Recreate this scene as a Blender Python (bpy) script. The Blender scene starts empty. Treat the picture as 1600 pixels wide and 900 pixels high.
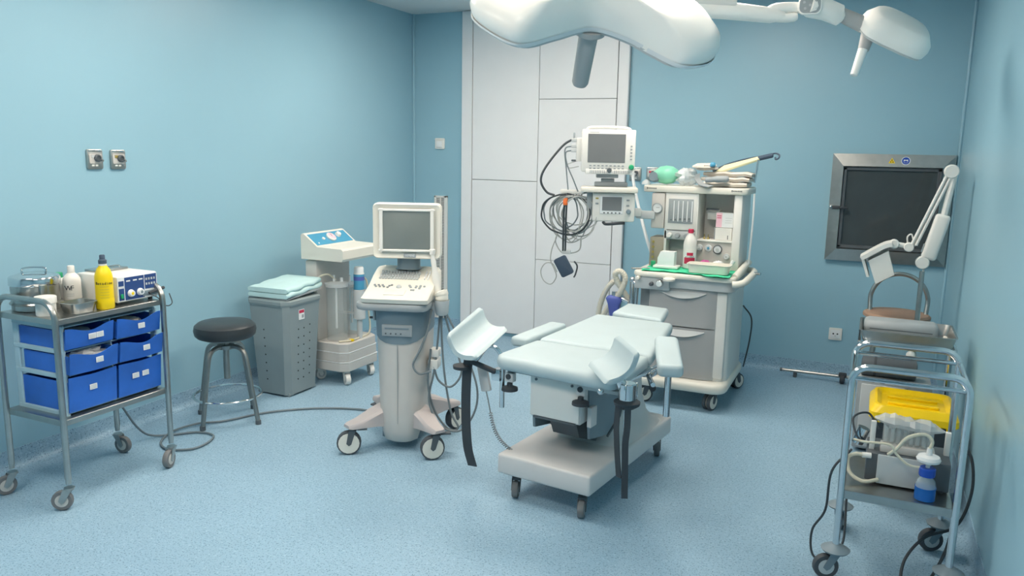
import bpy, bmesh, math, random
from mathutils import Vector as V, Matrix
random.seed(7)
PI = math.pi
R = math.radians
S = bpy.context.scene
COL = S.collection

# ------------------------------------------------------------------ camera
RX, UX, FX = (V((0.90784672, 0.41891266, 0.01806967)), V((-0.08844563, 0.14919403, 0.98484441)),
              V((-0.40986791, 0.89568595, -0.17249631)))
cam = bpy.data.cameras.new('camera')
cam.sensor_fit = 'HORIZONTAL'
cam.sensor_width = 36.0
cam.lens = 36.0 * 1230.66 / 1600.0
cam.clip_start = 0.02
camo = bpy.data.objects.new('camera', cam)
COL.objects.link(camo)
mm = Matrix((RX, UX, -FX)).transposed().to_4x4()
mm.translation = (0, 0, 1.5)
camo.matrix_world = mm
S.camera = camo

# ------------------------------------------------------------------ world, exposure
w = bpy.data.worlds.new('world')
S.world = w
w.use_nodes = True
w.node_tree.nodes['Background'].inputs[0].default_value = (0.8, 0.9, 1.0, 1)
w.node_tree.nodes['Background'].inputs[1].default_value = 0.15
S.view_settings.view_transform = 'Standard'
S.view_settings.look = 'None'
S.view_settings.gamma = 1.0
S.view_settings.use_curve_mapping = False
S.view_settings.exposure = 0.54
LIGHT_PANELS = [(-2.5, 0.8), (-0.85, 0.8), (-2.45, 2.55), (-0.9, 2.55), (-2.4, 4.25), (-0.85, 4.25)]
PANEL_STRENGTH = 17.0
CEIL = 2.565

# ------------------------------------------------------------------ materials
def srgb(r, g, b):
    f = lambda c: ((c / 255.0) / 12.92) if c / 255.0 <= 0.04045 else (((c / 255.0) + 0.055) / 1.055) ** 2.4
    return (f(r), f(g), f(b), 1.0)

def mat(name, col, rough=0.5, metal=0.0, trans=0.0, var=0.05, scale=9.0, bump=0.0, bscale=60.0, ior=1.45, spec=0.5, alpha=1.0, coat=0.0):
    m = bpy.data.materials.new(name)
    m.use_nodes = True
    nt = m.node_tree
    b = nt.nodes['Principled BSDF']
    c = srgb(*col)
    tc = nt.nodes.new('ShaderNodeTexCoord')
    no = nt.nodes.new('ShaderNodeTexNoise')
    no.inputs['Scale'].default_value = scale
    no.inputs['Detail'].default_value = 4
    nt.links.new(tc.outputs['Object'], no.inputs['Vector'])
    ra = nt.nodes.new('ShaderNodeValToRGB')
    ra.color_ramp.elements[0].position = 0.3
    ra.color_ramp.elements[1].position = 0.7
    ra.color_ramp.elements[0].color = tuple(max(0, x * (1 - var)) for x in c[:3]) + (1,)
    ra.color_ramp.elements[1].color = tuple(min(1, x * (1 + var)) for x in c[:3]) + (1,)
    nt.links.new(no.outputs['Fac'], ra.inputs['Fac'])
    nt.links.new(ra.outputs['Color'], b.inputs['Base Color'])
    b.inputs['Roughness'].default_value = rough
    b.inputs['Metallic'].default_value = metal
    b.inputs['Transmission Weight'].default_value = trans
    b.inputs['IOR'].default_value = ior
    b.inputs['Specular IOR Level'].default_value = spec
    b.inputs['Alpha'].default_value = alpha
    b.inputs['Coat Weight'].default_value = coat
    if bump:
        n2 = nt.nodes.new('ShaderNodeTexNoise')
        n2.inputs['Scale'].default_value = bscale
        n2.inputs['Detail'].default_value = 5
        nt.links.new(tc.outputs['Object'], n2.inputs['Vector'])
        bu = nt.nodes.new('ShaderNodeBump')
        bu.inputs['Strength'].default_value = bump
        bu.inputs['Distance'].default_value = 0.004
        nt.links.new(n2.outputs['Fac'], bu.inputs['Height'])
        nt.links.new(bu.outputs['Normal'], b.inputs['Normal'])
    return m

def floor_mat():
    m = mat('speckled_vinyl', (147, 180, 201), rough=0.42, var=0.03, scale=3)
    nt = m.node_tree
    b = nt.nodes['Principled BSDF']
    base = b.inputs['Base Color'].links[0].from_socket
    tc = [n for n in nt.nodes if n.type == 'TEX_COORD'][0]
    last = base
    for sc, thr, col, seed in ((95, 0.70, (122, 158, 182), 0), (70, 0.72, (160, 192, 210), 7.3), (170, 0.72, (84, 112, 138), 3.1)):
        mp = nt.nodes.new('ShaderNodeMapping')
        mp.inputs['Location'].default_value = (seed, seed * 2, seed)
        nt.links.new(tc.outputs['Object'], mp.inputs['Vector'])
        n = nt.nodes.new('ShaderNodeTexNoise')
        n.inputs['Scale'].default_value = sc
        n.inputs['Detail'].default_value = 1
        nt.links.new(mp.outputs['Vector'], n.inputs['Vector'])
        r = nt.nodes.new('ShaderNodeValToRGB')
        r.color_ramp.elements[0].position = thr - 0.09
        r.color_ramp.elements[1].position = thr - 0.04
        nt.links.new(n.outputs['Fac'], r.inputs['Fac'])
        mx = nt.nodes.new('ShaderNodeMixRGB')
        nt.links.new(r.outputs['Color'], mx.inputs['Fac'])
        nt.links.new(last, mx.inputs['Color1'])
        mx.inputs['Color2'].default_value = srgb(*col)
        last = mx.outputs['Color']
    nt.links.new(last, b.inputs['Base Color'])
    return m

def emit_mat(name, col, strength):
    m = mat(name, col)
    b = m.node_tree.nodes['Principled BSDF']
    b.inputs['Emission Color'].default_value = srgb(*col)
    b.inputs['Emission Strength'].default_value = strength
    return m

K = {}
K['wall'] = mat('blue_wall_paint', (146, 187, 204), rough=0.38, var=0.02, scale=1.5, bump=0.04, bscale=160)
K['ceil'] = mat('ceiling_paint', (214, 218, 220), rough=0.7, var=0.01, scale=2)
K['floor'] = floor_mat()
K['doorw'] = mat('white_door_laminate', (226, 229, 232), rough=0.32, var=0.01)
K['seam'] = mat('grey_joint', (120, 126, 130), rough=0.6)
K['steel'] = mat('brushed_steel', (176, 178, 176), rough=0.3, metal=1.0, var=0.06, scale=24, bump=0.02)
K['steeld'] = mat('dull_steel', (150, 152, 150), rough=0.42, metal=1.0, var=0.08, scale=14)
K['chrome'] = mat('chrome', (215, 218, 220), rough=0.12, metal=1.0, var=0.02)
K['white'] = mat('white_plastic', (226, 226, 222), rough=0.4, var=0.02)
K['offw'] = mat('cream_plastic', (224, 222, 212), rough=0.42, var=0.02)
K['warmg'] = mat('warm_grey_plastic', (196, 194, 190), rough=0.5, var=0.03)
K['lgrey'] = mat('light_grey_plastic', (188, 194, 196), rough=0.5, var=0.03)
K['mgrey'] = mat('mid_grey_plastic', (152, 160, 164), rough=0.5, var=0.04)
K['bgrey'] = mat('blue_grey_plastic', (118, 136, 146), rough=0.5, var=0.04)
K['dgrey'] = mat('dark_grey_plastic', (84, 92, 98), rough=0.55, var=0.06)
K['black'] = mat('black_rubber', (58, 64, 70), rough=0.6, var=0.1)
K['vinylb'] = mat('black_vinyl', (52, 58, 62), rough=0.38, var=0.08, bump=0.15, bscale=90)
K['pad'] = mat('pale_blue_vinyl', (180, 197, 202), rough=0.42, var=0.02, bump=0.06, bscale=120)
K['base'] = mat('table_paint', (206, 206, 206), rough=0.45, var=0.02)
K['tyre'] = mat('grey_tyre', (116, 118, 120), rough=0.6, var=0.08)
K['tdark'] = mat('dark_tyre', (74, 80, 86), rough=0.6, var=0.08)
K['screen'] = mat('crt_glass', (122, 130, 128), rough=0.14, var=0.03, coat=0.3)
K['lcd'] = mat('lcd_glass', (118, 122, 124), rough=0.2, var=0.03)
K['binp'] = mat('grey_bin_plastic', (134, 148, 152), rough=0.55, var=0.03, bump=0.05)
K['hole'] = mat('hole_black', (40, 48, 54), rough=0.9)
K['towel'] = mat('pale_green_towel', (188, 220, 222), rough=0.95, var=0.04, bump=0.5, bscale=220)
K['blue'] = mat('blue_drawer_plastic', (44, 104, 196), rough=0.3, var=0.14, scale=7)
K['frost'] = mat('frosted_plastic', (182, 214, 228), rough=0.45, var=0.05, alpha=0.75)
K['card'] = mat('white_card', (226, 230, 232), rough=0.7, var=0.02)
K['ink'] = mat('dark_ink', (70, 76, 84), rough=0.7)
K['inkb'] = mat('black_ink', (30, 34, 40), rough=0.7)
K['yellow'] = mat('yellow_bottle_plastic', (240, 208, 20), rough=0.35, var=0.04)
K['yellowl'] = mat('yellow_lid_plastic', (244, 206, 12), rough=0.3, var=0.05, bump=0.05)
K['green'] = mat('green_cap', (40, 160, 110), rough=0.4)
K['greenc'] = mat('green_drape', (70, 206, 160), rough=0.9, var=0.05, bump=0.3, bscale=80)
K['greenb'] = mat('green_resuscitator_rubber', (130, 208, 180), rough=0.35, var=0.05)
K['red'] = mat('red_label', (190, 44, 78), rough=0.5, var=0.04)
K['pink'] = mat('pink_card', (238, 196, 208), rough=0.7)
K['magenta'] = mat('magenta_foam', (190, 90, 150), rough=0.8)
K['panelb'] = mat('blue_panel', (74, 152, 188), rough=0.45, var=0.03)
K['navy'] = mat('navy_panel', (44, 74, 130), rough=0.45, var=0.05)
K['indigo'] = mat('indigo_bag', (84, 98, 172), rough=0.5, var=0.08)
K['cuff'] = mat('slate_cuff_cloth', (70, 86, 104), rough=0.9, var=0.08, bump=0.3, bscale=150)
K['clear'] = mat('clear_plastic', (214, 224, 224), rough=0.12, var=0.02, alpha=0.16)
K['film'] = mat('clear_film', (224, 230, 232), rough=0.2, var=0.04, alpha=0.5)
K['glass'] = mat('clear_glass', (210, 226, 230), rough=0.05, var=0.02, alpha=0.35)
K['dglass'] = mat('dark_glass', (66, 72, 74), rough=0.07, var=0.05, spec=0.6)
K['liquid'] = mat('blue_liquid', (24, 104, 190), rough=0.15, trans=0.2, var=0.05)
K['capblue'] = mat('blue_cap', (28, 78, 180), rough=0.4)
K['cable'] = mat('grey_cable', (112, 124, 130), rough=0.5)
K['cableb'] = mat('black_cable', (56, 64, 70), rough=0.5)
K['cablel'] = mat('pale_cable', (168, 172, 170), rough=0.5)
K['hose'] = mat('cream_hose', (214, 210, 196), rough=0.5)
K['tubing'] = mat('cream_tubing', (226, 222, 202), rough=0.4, trans=0.2)
K['orange'] = mat('orange_connector', (240, 120, 60), rough=0.5)
K['brown'] = mat('brown_vinyl', (166, 136, 116), rough=0.45, var=0.06, bump=0.1)
K['cloth'] = mat('cream_cloth', (212, 206, 196), rough=0.95, var=0.06, bump=0.4, bscale=120)
K['sand'] = mat('pale_yellow_pad', (228, 226, 186), rough=0.8, var=0.03)
K['bottlew'] = mat('white_bottle_plastic', (230, 230, 226), rough=0.4, trans=0.1, var=0.02)
K['lampw'] = mat('white_lamp_enamel', (250, 249, 244), rough=0.28, var=0.01)
K['lampg'] = mat('grey_lamp_handle', (176, 178, 178), rough=0.5)
K['brass'] = mat('brass', (176, 160, 96), rough=0.4, metal=0.6)
K['drw'] = mat('grey_drawer_front', (172, 173, 173), rough=0.5, var=0.02)
K['uleg'] = mat('pinkish_grey_plastic', (186, 180, 180), rough=0.5, var=0.03)
K['taupe'] = mat('taupe_box', (150, 146, 132), rough=0.6)

# ------------------------------------------------------------------ mesh helpers
def cr(pts, n=6, closed=False):
    """Catmull-Rom spline through the points."""
    P = [V(p) for p in pts]
    out = []
    N = len(P)
    rng = range(N) if closed else range(N - 1)
    for i in rng:
        p1, p2 = P[i], P[(i + 1) % N]
        p0 = P[i - 1] if (i > 0 or closed) else p1 * 2 - p2
        p3 = P[(i + 2) % N] if (i + 2 < N or closed) else p2 * 2 - p1
        for k in range(n):
            t = k / n
            out.append(0.5 * ((2 * p1) + (p2 - p0) * t + (2 * p0 - 5 * p1 + 4 * p2 - p3) * t * t + (3 * p1 - p0 - 3 * p2 + p3) * t ** 3))
    if not closed:
        out.append(P[-1])
    return out

def frame(o, x, y):
    x = V(x).normalized()
    z = x.cross(V(y)).normalized()
    y = z.cross(x)
    m = Matrix((x, y, z)).transposed().to_4x4()
    m.translation = V(o)
    return m

def rrect(w, d, r, n=4, cx=0, cy=0):
    o = []
    for sx, sy, a in ((1, 1, 0), (-1, 1, 90), (-1, -1, 180), (1, -1, 270)):
        for k in range(n + 1):
            t = R(a + 90 * k / n)
            o.append((cx + sx * (w / 2 - r) + r * math.cos(t), cy + sy * (d / 2 - r) + r * math.sin(t)))
    return o

class MB:
    def __init__(s, T=None):
        s.v, s.f, s.T = [], [], T

    def add(s, vs, fs, T=None):
        b = len(s.v)
        M = T if T is not None else s.T
        s.v += [tuple(M @ V(p)) if M is not None else tuple(p) for p in vs]
        s.f += [tuple(i + b for i in f) for f in fs]
        return s

    def bm(s, b, T=None):
        b.verts.index_update()
        s.add([v.co.copy() for v in b.verts], [[v.index for v in f.verts] for f in b.faces], T)
        b.free()
        return s

    def box(s, c, sz, bev=0.0, seg=2, T=None, rz=0.0):
        b = bmesh.new()
        bmesh.ops.create_cube(b, size=1.0)
        for v in b.verts:
            v.co = V((v.co.x * sz[0], v.co.y * sz[1], v.co.z * sz[2]))
        if bev:
            bmesh.ops.bevel(b, geom=list(b.edges), offset=min(bev, min(sz) * 0.49), segments=seg, affect='EDGES', profile=0.5)
        if rz:
            bmesh.ops.rotate(b, verts=b.verts, cent=(0, 0, 0), matrix=Matrix.Rotation(rz, 3, 'Z'))
        for v in b.verts:
            v.co += V(c)
        return s.bm(b, T)

    def prism(s, o, z0, z1, bev=0.0, seg=2, T=None):
        b = bmesh.new()
        lo = [b.verts.new((p[0], p[1], z0)) for p in o]
        hi = [b.verts.new((p[0], p[1], z1)) for p in o]
        n = len(o)
        b.faces.new(lo[::-1])
        b.faces.new(hi)
        for i in range(n):
            b.faces.new((lo[i], lo[(i + 1) % n], hi[(i + 1) % n], hi[i]))
        bmesh.ops.recalc_face_normals(b, faces=b.faces)
        if bev:
            ed = [e for e in b.edges if (e.verts[0].co.z == e.verts[1].co.z)]
            if n <= 8:
                ed = list(b.edges)
            bmesh.ops.bevel(b, geom=ed, offset=bev, segments=seg, affect='EDGES', profile=0.5)
        return s.bm(b, T)

    def loft(s, rings, caps=True, T=None, closed=True):
        vs, fs = [], []
        n = len(rings[0])
        for r_ in rings:
            vs += [tuple(p) for p in r_]
        for k in range(len(rings) - 1):
            for i in range(n if closed else n - 1):
                j = (i + 1) % n
                fs.append((k * n + i, k * n + j, (k + 1) * n + j, (k + 1) * n + i))
        if caps:
            fs.append(tuple(range(n))[::-1])
            fs.append(tuple((len(rings) - 1) * n + i for i in range(n)))
        return s.add(vs, fs, T)

    def lathe(s, prof, n=20, c=(0, 0, 0), T=None):
        rings = [[(c[0] + r_ * math.cos(2 * PI * i / n), c[1] + r_ * math.sin(2 * PI * i / n), c[2] + z) for i in range(n)] for r_, z in prof]
        return s.loft(rings, True, T)

    def cyl(s, p0, p1, r0, r1=None, n=14, T=None, bev=0.0):
        p0, p1 = V(p0), V(p1)
        r1 = r0 if r1 is None else r1
        z = (p1 - p0)
        L = z.length
        q = z.to_track_quat('Z', 'Y').to_matrix().to_4x4()
        q.translation = p0
        prof = [(r0, 0), (r1, L)]
        if bev:
            prof = [(r0 - bev, 0), (r0, bev), (r1, L - bev), (r1 - bev, L)]
        rings = [[q @ V((r_ * math.cos(2 * PI * i / n), r_ * math.sin(2 * PI * i / n), zz)) for i in range(n)] for r_, zz in prof]
        return s.loft(rings, True, T)

    def ball(s, c, r, n=12, sz=1.0, T=None):
        prof = [(max(1e-4, r * math.sin(PI * k / 8)), -r * sz * math.cos(PI * k / 8)) for k in range(9)]
        return s.lathe(prof, n, c, T)

    def tube(s, pts, r, n=8, closed=False, T=None):
        P = [V(p) for p in pts]
        rings = []
        up = None
        N = len(P)
        for i, p in enumerate(P):
            if closed:
                t = P[(i + 1) % N] - P[i - 1]
            else:
                t = P[min(i + 1, N - 1)] - P[max(i - 1, 0)]
            if t.length < 1e-9:
                t = V((0, 0, 1))
            t.normalize()
            if up is None:
                up = t.orthogonal().normalized()
            up = (up - t * up.dot(t))
            if up.length < 1e-6:
                up = t.orthogonal()
            up.normalize()
            sd = t.cross(up)
            rr = r[i] if isinstance(r, (list, tuple)) else r
            rings.append([p + up * (rr * math.cos(2 * PI * k / n)) + sd * (rr * math.sin(2 * PI * k / n)) for k in range(n)])
        if closed:
            vs, fs = [], []
            for q in rings:
                vs += q
            for k in range(N):
                for i in range(n):
                    a, b = k, (k + 1) % N
                    fs.append((a * n + i, a * n + (i + 1) % n, b * n + (i + 1) % n, b * n + i))
            return s.add(vs, fs, T)
        return s.loft(rings, True, T)

    def strip(s, pts, wv, th, T=None):
        """flat band along pts, half width vector wv, thickness th"""
        P = [V(p) for p in pts]
        wv = V(wv)
        rings = []
        for i, p in enumerate(P):
            t = (P[min(i + 1, len(P) - 1)] - P[max(i - 1, 0)]).normalized()
            nn = t.cross(wv).normalized() * th * 0.5
            rings.append([p - wv - nn, p + wv - nn, p + wv + nn, p - wv + nn])
        return s.loft(rings, True, T)

    def build(s, name, m, parent=None, ang=35.0):
        me = bpy.data.meshes.new(name)
        me.from_pydata(s.v, [], s.f)
        b = bmesh.new()
        b.from_mesh(me)
        bmesh.ops.recalc_face_normals(b, faces=b.faces)
        b.to_mesh(me)
        b.free()
        me.materials.append(K[m] if isinstance(m, str) else m)
        me.shade_smooth()
        me.set_sharp_from_angle(angle=R(ang))
        o = bpy.data.objects.new(name, me)
        COL.objects.link(o)
        if parent is not None:
            o.parent = parent
        return o

def tag(o, label, cat, group=None, kind=None):
    o['label'] = label
    o['category'] = cat
    if group:
        o['group'] = group
    if kind:
        o['kind'] = kind
    return o

def thing(name, label, cat, loc=(0, 0, 0), rz=0.0, group=None):
    o = bpy.data.objects.new(name, None)
    COL.objects.link(o)
    o.empty_display_size = 0.05
    o.location = loc
    o.rotation_euler = (0, 0, rz)
    return tag(o, label, cat, group)

def struct(o):
    o['kind'] = 'structure'
    return o

def dup(root, loc, rz=None):
    def cp(o, par):
        c = o.copy()
        COL.objects.link(c)
        c.parent = par
        for ch in o.children:
            cp(ch, c)
        return c
    c = cp(root, None)
    c.location = loc
    if rz is not None:
        c.rotation_euler = (0, 0, rz)
    return c

def text(parent, body, size, T, m='inkb', name='lettering', ext=0.0004):
    cu = bpy.data.curves.new('t', 'FONT')
    cu.body = body
    cu.size = size
    cu.align_x = 'CENTER'
    cu.align_y = 'CENTER'
    cu.extrude = ext
    cu.resolution_u = 2
    t = bpy.data.objects.new('t', cu)
    me = bpy.data.meshes.new_from_object(t)
    bpy.data.objects.remove(t)
    me.transform(T)
    me.materials.clear()
    me.materials.append(K[m])
    o = bpy.data.objects.new(name, me)
    COL.objects.link(o)
    o.parent = parent
    return o

def caster(parent, x, y, top, r, yaw, wm='tyre', fm='chrome', w=0.022, hub='warmg', twin=False, offs=0.02, hr=0.62):
    """swivel caster: fork part with wheel and hub children; axle trails the stem"""
    c, s_ = math.cos(yaw), math.sin(yaw)
    ax, ay = x + c * offs, y + s_ * offs
    T = Matrix.Translation((ax, ay, r)) @ Matrix.Rotation(yaw, 4, 'Z')
    f = MB()
    f.cyl((x, y, top), (x, y, max(2 * r + 0.006, top - 0.03)), 0.011, n=10)
    f.cyl((x, y, 2 * r + 0.012), (x, y, 2 * r + 0.002), 0.02, n=12)
    for sg in (-1, 1):
        yy = sg * (w / 2 + 0.004)
        o = [(-offs - 0.015, r + 0.006), (-offs + 0.02, r + 0.006), (0.012, 0.0), (0.0, -0.012), (-0.012, -0.004)]
        f.loft([[(px, yy - 0.0015, pz) for px, pz in o], [(px, yy + 0.0015, pz) for px, pz in o]], True, T)
    f.box((-offs, 0, r + 0.006), (0.036, w + 0.012, 0.004), T=T)
    fo = f.build('caster', fm, parent)
    wh = MB()
    def wheel(yc, ww):
        prof = [(r * hr, -ww / 2), (r * 0.94, -ww / 2), (r, -ww * 0.28), (r, ww * 0.28), (r * 0.94, ww / 2), (r * hr, ww / 2)]
        Tm = T @ Matrix.Translation((0, yc, 0)) @ Matrix.Rotation(PI / 2, 4, 'X')
        wh.lathe(prof, 20, T=Tm)
        hb.lathe([(r * 0.1, -ww / 2 - 0.003), (r * hr, -ww / 2 - 0.001), (r * hr, ww / 2 + 0.001), (r * 0.1, ww / 2 + 0.003)], 18, T=Tm)
    hb = MB()
    if twin:
        wheel(-w * 0.3, w * 0.42)
        wheel(w * 0.3, w * 0.42)
    else:
        wheel(0, w)
    wh.build('wheel', wm, fo)
    hb.build('hub', hub, fo)
    return fo

# ================================================================== ROOM
XL, XR, YB, YF = -3.53, 0.455, 5.70, -1.25
struct(MB().box(((XL + XR) / 2, (YB + YF) / 2, -0.05), (XR - XL + 0.2, YB - YF + 0.2, 0.1)).build('floor', 'floor'))
struct(MB().box(((XL + XR) / 2, (YB + YF) / 2, CEIL + 0.05), (XR - XL + 0.2, YB - YF + 0.2, 0.1)).build('ceiling', 'ceil'))
struct(MB().box((XL - 0.05, (YB + YF) / 2, CEIL / 2), (0.1, YB - YF, CEIL)).build('wall_left', 'wall'))
struct(MB().box((XR + 0.05, (YB + YF) / 2, CEIL / 2), (0.1, YB - YF, CEIL)).build('wall_right', 'wall'))
struct(MB().box(((XL + XR) / 2, YB + 0.05, CEIL / 2), (XR - XL + 0.2, 0.1, CEIL)).build('wall_back', 'wall'))
struct(MB().box(((XL + XR) / 2, YF - 0.05, CEIL / 2), (XR - XL + 0.2, 0.1, CEIL)).build('wall_front', 'wall'))

def cove(name, a, b, nrm):
    """vinyl upturn: concave quarter round then a flat top edge"""
    a, b, nrm = V(a), V(b), V(nrm)
    prof = [(0.0, 0.0), (0.045, 0.0), (0.045, 0.001)]
    for k in range(7):
        t = R(90 * k / 6)
        prof.append((0.045 - 0.041 * math.sin(t), 0.001 + 0.041 * (1 - math.cos(t))))
    prof += [(0.004, 0.095), (0.0, 0.095)]
    m = MB()
    m.loft([[tuple(p + nrm * u + V((0, 0, z))) for u, z in prof] for p in (a, b)])
    struct(m.build(name, 'floor'))
cove('baseboard_left', (XL, YF, 0), (XL, YB, 0), (1, 0, 0))
cove('baseboard_right', (XR, YF, 0), (XR, YB, 0), (-1, 0, 0))
cove('baseboard_back', (XL, YB, 0), (-3.07, YB, 0), (0, -1, 0))
cove('baseboard_back', (-1.695, YB, 0), (XR, YB, 0), (0, -1, 0))
# corner seams: a thin sealant bead in each visible wall corner
for n_, x_ in (('trim_1', XL + 0.008), ('trim_2', XR - 0.008)):
    struct(MB().cyl((x_, YB - 0.008, 0.095), (x_, YB - 0.008, CEIL), 0.012, n=8).build(n_, 'wall'))

# door: two floor-to-ceiling leaves of white laminate with a right hand jamb
d = bpy.data.objects.new('door_1', None)
COL.objects.link(d)
d.location = (-2.38, YB, 0)
d['kind'] = 'structure'
d['label'] = 'tall white laminate double door of jointed panels reaching the ceiling'
dm = MB()
dm.box((0, -0.004, CEIL / 2 + 0.01), (1.37, 0.008, CEIL - 0.03))
dm.build('door_backing', 'seam', d)
def leafpanel(x0, x1, z0, z1, nm='panel', th=0.022):
    MB().box(((x0 + x1) / 2, -th / 2 - 0.004, (z0 + z1) / 2), (x1 - x0 - 0.004, th, z1 - z0 - 0.004), bev=0.002, seg=1).build(nm, 'doorw', d)
leafpanel(-0.685, -0.59, 0.03, CEIL - 0.004, 'door_jamb', 0.03)
leafpanel(-0.59, -0.02, 0.03, 1.262)
leafpanel(-0.59, -0.02, 1.262, CEIL - 0.004)
leafpanel(-0.02, 0.597, 0.03, 0.655)
leafpanel(-0.02, 0.597, 0.655, 1.885)
leafpanel(-0.02, 0.597, 1.885, CEIL - 0.004)
leafpanel(0.603, 0.685, 0.03, CEIL - 0.004, 'door_jamb', 0.034)

# ================================================================== CEILING LIGHTS
K['diff'] = emit_mat('lit_diffuser', (255, 240, 224), PANEL_STRENGTH)
for i, (x, y) in enumerate(LIGHT_PANELS):
    t = thing('ceiling_light', 'square recessed ceiling light panel with lit white diffuser', 'ceiling light', (x, y, CEIL), 0, 'square ceiling light panels')
    f = MB()
    for sx, sy, w_, h_ in ((0, 0.3, 0.62, 0.02), (0, -0.3, 0.62, 0.02), (0.3, 0, 0.02, 0.62), (-0.3, 0, 0.02, 0.62)):
        f.box((sx, sy, -0.006), (w_, h_, 0.012))
    f.build('frame', 'white', t)
    MB().box((0, 0, -0.004), (0.58, 0.58, 0.008)).build('diffuser', 'diff', t)

# ================================================================== WALL FITTINGS
def gas_plate(loc, T0, label, col, group=None):
    """stainless terminal unit; T0 maps local (x right, y up, z out) to the room"""
    t = thing('gas_outlet', label, 'outlet', loc, 0, group)
    w_, h_ = 0.088, 0.098
    MB(T0).prism(rrect(w_, h_, 0.01), 0, 0.012, bev=0.003).build('plate', 'steel', t)
    MB(T0).prism(rrect(w_ * 0.78, h_ * 0.5, 0.006, cy=0.004), 0.012, 0.016).build('recess_panel', 'warmg', t)
    m = MB(T0)
    m.lathe([(0.018, 0.012), (0.018, 0.026), (0.014, 0.03), (0.010, 0.03), (0.010, 0.024), (0.001, 0.024)], 18, (0.008, 0.006, 0))
    m.build('socket_ring', 'dgrey', t)
    MB(T0).cyl((0.026, -0.006, 0.012), (0.026, -0.006, 0.034), 0.006, n=10).build('release_button', 'chrome', t)
    MB(T0).box((-0.014, 0.015, 0.017), (0.018, 0.014, 0.003)).build('gas_colour_tab', col, t)
    MB(T0).box((0.0, 0.041, 0.013), (0.074, 0.007, 0.004), bev=0.001).build('top_bar', 'chrome', t)
    for bx_ in (-0.014, 0.006):
        MB(T0).box((bx_, -0.03, 0.0125), (0.014, 0.008, 0.001)).build('print_mark', 'white', t)
    return t
TL = Matrix(((0, 0, 1, 0), (1, 0, 0, 0), (0, 1, 0, 0), (0, 0, 0, 1)))      # left wall: x->+Y, y->+Z, z->+X
TB = Matrix(((1, 0, 0, 0), (0, 0, -1, 0), (0, 1, 0, 0), (0, 0, 0, 1)))     # back wall: x->+X, y->+Z, z->-Y
gas_plate((XL, 2.716, 1.418), TL, 'steel gas outlet plate with grey tab on the wall above the loaded trolley', 'lgrey')
gas_plate((XL, 2.848, 1.416), TL, 'steel gas outlet plate with yellow tab, beside the grey-tabbed plate', 'brass')
gas_plate((-1.625, YB, 1.343), TB, 'steel gas outlet behind the patient monitor, holding a pale hose', 'lgrey')
t = gas_plate((-1.497, YB, 1.346), TB, 'steel gas outlet plate beside the green resuscitator bag', 'red')
# pale hose from the first outlet to behind the anaesthesia machine
h = MB().tube(cr([(-1.625, YB - 0.035, 1.345), (-1.60, YB - 0.14, 1.30), (-1.50, 5.40, 1.10), (-1.40, 5.28, 0.9), (-1.30, 5.20, 0.7), (-1.22, 5.12, 0.45)], 6), 0.011).build('gas_hose', 'card')
tag(h, 'straight pale gas hose running down from the wall outlet to the white machine', 'hose')

t = thing('wall_switch', 'small square white wall switch above the tall vent grille', 'switch', (-3.277, YB, 1.541))
MB(TB).prism(rrect(0.088, 0.088, 0.008), 0, 0.012, bev=0.003).build('plate', 'white', t)
MB(TB).box((0, -0.006, 0.014), (0.05, 0.05, 0.008), bev=0.003).build('rocker', 'card', t)
MB(TB).box((0, 0.034, 0.013), (0.086, 0.012, 0.01), bev=0.003).build('hood', 'white', t)

t = thing('power_socket', 'white double-hole power socket low on the blue wall', 'socket', (-0.172, YB, 0.303))
MB(TB).prism(rrect(0.084, 0.084, 0.006), 0, 0.012, bev=0.003).build('plate', 'white', t)
MB(TB).prism(rrect(0.058, 0.058, 0.004), 0.012, 0.0155, bev=0.001).build('insert', 'card', t)
for sx in (-0.013, 0.013):
    MB(TB).cyl((sx, 0.003, 0.0156), (sx, 0.003, 0.0168), 0.0055, n=12).build('pin_hole', 'hole', t)
MB(TB).cyl((0, -0.012, 0.0156), (0, -0.012, 0.0168), 0.003, n=10).build('earth_hole', 'mgrey', t)

t = thing('vent_grille', 'tall narrow white vent grille with fine slats beside the door', 'vent', (-3.264, YB, 0.603))
f = MB(TB)
for x_, y_, w_, h_ in ((-0.053, 0, 0.016, 1.03), (0.047, 0, 0.028, 1.03), (0, 0.508, 0.122, 0.014), (0, -0.508, 0.122, 0.014), (-0.004, 0, 0.006, 1.02)):
    f.box((x_, y_, 0.009), (w_, h_, 0.018), bev=0.002, seg=1)
f.build('frame', 'white', t)
MB(TB).box((0, 0, 0.002), (0.11, 1.01, 0.004)).build('backing', 'dgrey', t)
f = MB(TB)
for k in range(78):
    f.box((-0.005, -0.495 + k * 0.01286, 0.011), (0.088, 0.006, 0.008))
o = f.build('slat', 'white', t)
o['kind'] = 'stuff'

# pass-through hatch
t = thing('pass_through_hatch', 'square stainless pass-through hatch with dark glass door in the blue wall', 'hatch', (0.075, YB, 1.165))
W2, H2, IW, IH = 0.358, 0.352, 0.288, 0.272
def rect(w_, h_, z, dx=0, dy=0):
    return [(-w_ + dx, -h_ + dy, z), (w_ + dx, -h_ + dy, z), (w_ + dx, h_ + dy, z), (-w_ + dx, h_ + dy, z)]
o_, p_, q_, b_ = rect(W2, H2, 0.03), rect(IW, IH, 0.045), rect(IW - 0.004, IH - 0.004, 0.012), rect(W2, H2, 0.0)
for i in range(4):        # four mitred strips
    j = (i + 1) % 4
    MB(TB).add([b_[i], b_[j], o_[j], o_[i], p_[j], p_[i], q_[j], q_[i]], [(0, 1, 2, 3), (3, 2, 4, 5), (5, 4, 6, 7), (0, 3, 5, 7), (1, 6, 4, 2), (0, 7, 6, 1)]).build('frame_strip', 'steel', t, 10)
df = MB(TB)
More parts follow.
